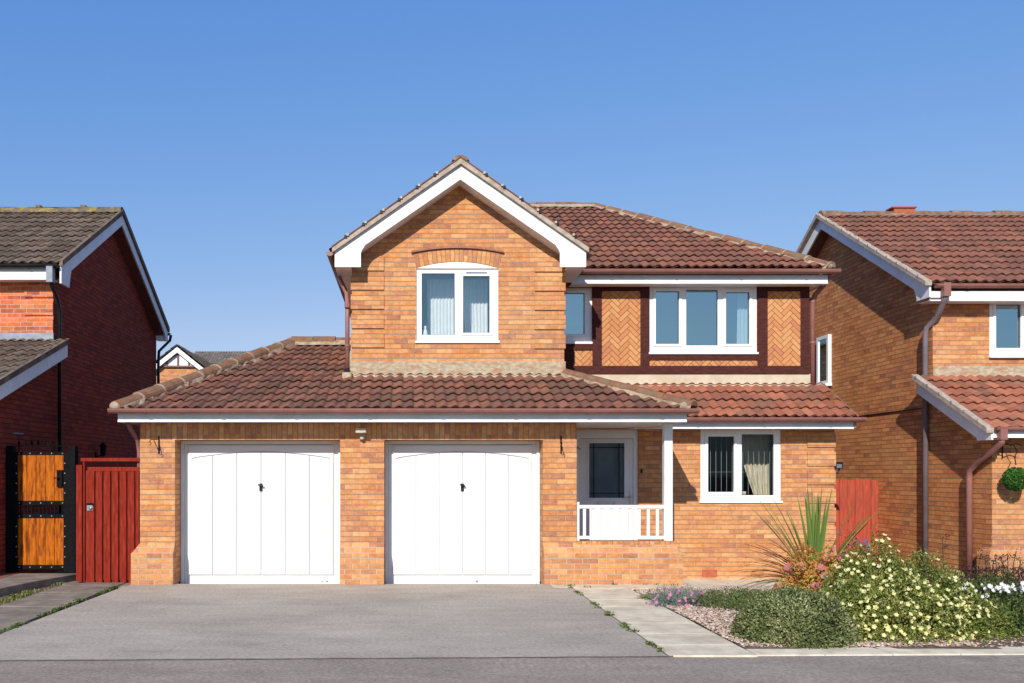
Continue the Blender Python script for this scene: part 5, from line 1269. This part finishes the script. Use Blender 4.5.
# ground cover
c = (X(742, 10.7), 10.7, .0); rad = (.68, .38, .20)
bush('ground_cover_plant', 'low bright green creeping plant between the pink flowers and the spiky plant', 'plant', c, rad, 13000, .022, .010, 'leaf_mid', lump=.2, seed=14, shell=.5, stems=20)
c = (X(655, 11.3), 11.3, .0); rad = (.20, .14, .05)
bush('ground_cover_plant', 'small flat green patch on the gravel beside the path', 'plant', c, rad, 1500, .02, .01, 'leaf_mid', lump=.3, seed=16, shell=.6, stems=5)
c = (X(775, 9.9), 9.95, .0); rad = (.30, .2, .22)
bush('ground_cover_plant', 'low green plant behind the grey-green mound', 'plant', c, rad, 4000, .024, .011, 'leaf_mid', lump=.2, seed=19, shell=.5, stems=8)

# ================================================================== light, sky, camera
SD = Vector((-.31, -1, .60)).normalized()          # towards the sun
elev = math.asin(SD.z); azim = math.atan2(SD.x, SD.y)
sun = bpy.data.lights.new('sun', 'SUN'); sun.energy = 5.0; sun.angle = R(.5); sun.color = (1, .94, .84)
so = bpy.data.objects.new('sun', sun); col.objects.link(so); so.rotation_euler = SD.to_track_quat('Z', 'Y').to_euler(); so.location = (-5, -10, 15)
wd = bpy.data.worlds.new('World'); scn.world = wd; wd.use_nodes = True; nt = wd.node_tree; nt.nodes.clear()
o = nt.nodes.new('ShaderNodeOutputWorld'); bg = nt.nodes.new('ShaderNodeBackground'); sk = nt.nodes.new('ShaderNodeTexSky')
sk.sky_type = 'NISHITA'; sk.sun_disc = False; sk.sun_elevation = elev; sk.sun_rotation = azim % (2*math.pi); sk.air_density = 1.25; sk.dust_density = .05; sk.ozone_density = 4.0; sk.altitude = 0
sp_ = nt.nodes.new('ShaderNodeSeparateColor'); cb_ = nt.nodes.new('ShaderNodeCombineColor'); nt.links.new(sk.outputs[0], sp_.inputs[0])
for ch, (ex, mu) in enumerate(((1.07, .934), (.70, .721), (.33, .842))):       # clearer, bluer air than the sky model gives; values at strength .12
    p_ = nt.nodes.new('ShaderNodeMath'); p_.operation = 'POWER'; p_.inputs[1].default_value = ex; m0 = nt.nodes.new('ShaderNodeMath'); m0.operation = 'MULTIPLY'; m0.inputs[1].default_value = (.12, .12, .1344)[ch]
    m1 = nt.nodes.new('ShaderNodeMath'); m1.operation = 'MULTIPLY'; m1.inputs[1].default_value = mu/.12
    nt.links.new(sp_.outputs[ch], m0.inputs[0]); nt.links.new(m0.outputs[0], p_.inputs[0]); nt.links.new(p_.outputs[0], m1.inputs[0]); nt.links.new(m1.outputs[0], cb_.inputs[ch])
    if ch == 0: red = m1
    if ch == 1:
        capb = nt.nodes.new('ShaderNodeMath'); capb.operation = 'MULTIPLY'; capb.inputs[1].default_value = 2.36; nt.links.new(m1.outputs[0], capb.inputs[0])
        cap = nt.nodes.new('ShaderNodeMath'); cap.operation = 'MULTIPLY'; cap.inputs[1].default_value = .72; nt.links.new(m1.outputs[0], cap.inputs[0])
        mn = nt.nodes.new('ShaderNodeMath'); mn.operation = 'MINIMUM'; nt.links.new(red.outputs[0], mn.inputs[0]); nt.links.new(cap.outputs[0], mn.inputs[1]); nt.links.new(mn.outputs[0], cb_.inputs[0])
mb_ = nt.nodes.new('ShaderNodeMath'); mb_.operation = 'MINIMUM'; nt.links.new(m1.outputs[0], mb_.inputs[0]); nt.links.new(capb.outputs[0], mb_.inputs[1]); nt.links.new(mb_.outputs[0], cb_.inputs[2])
nt.links.new(cb_.outputs[0], bg.inputs[0]); bg.inputs[1].default_value = .12; nt.links.new(bg.outputs[0], o.inputs[0])
cam = bpy.data.cameras.new('camera'); co = bpy.data.objects.new('camera', cam); col.objects.link(co); scn.camera = co
co.location = (0, 0, EYE); co.rotation_euler = (R(90), 0, 0); cam.sensor_width = 36; cam.lens = F/1024*36; cam.shift_x = (512-CX)/1024; cam.shift_y = (CY-341.5)/1024; cam.clip_end = 2000
scn.view_settings.view_transform = 'Standard'; scn.view_settings.look = 'None'; scn.view_settings.exposure = 0; scn.view_settings.gamma = 1
for ob in bpy.data.objects:
    if '_base' in ob: del ob['_base']
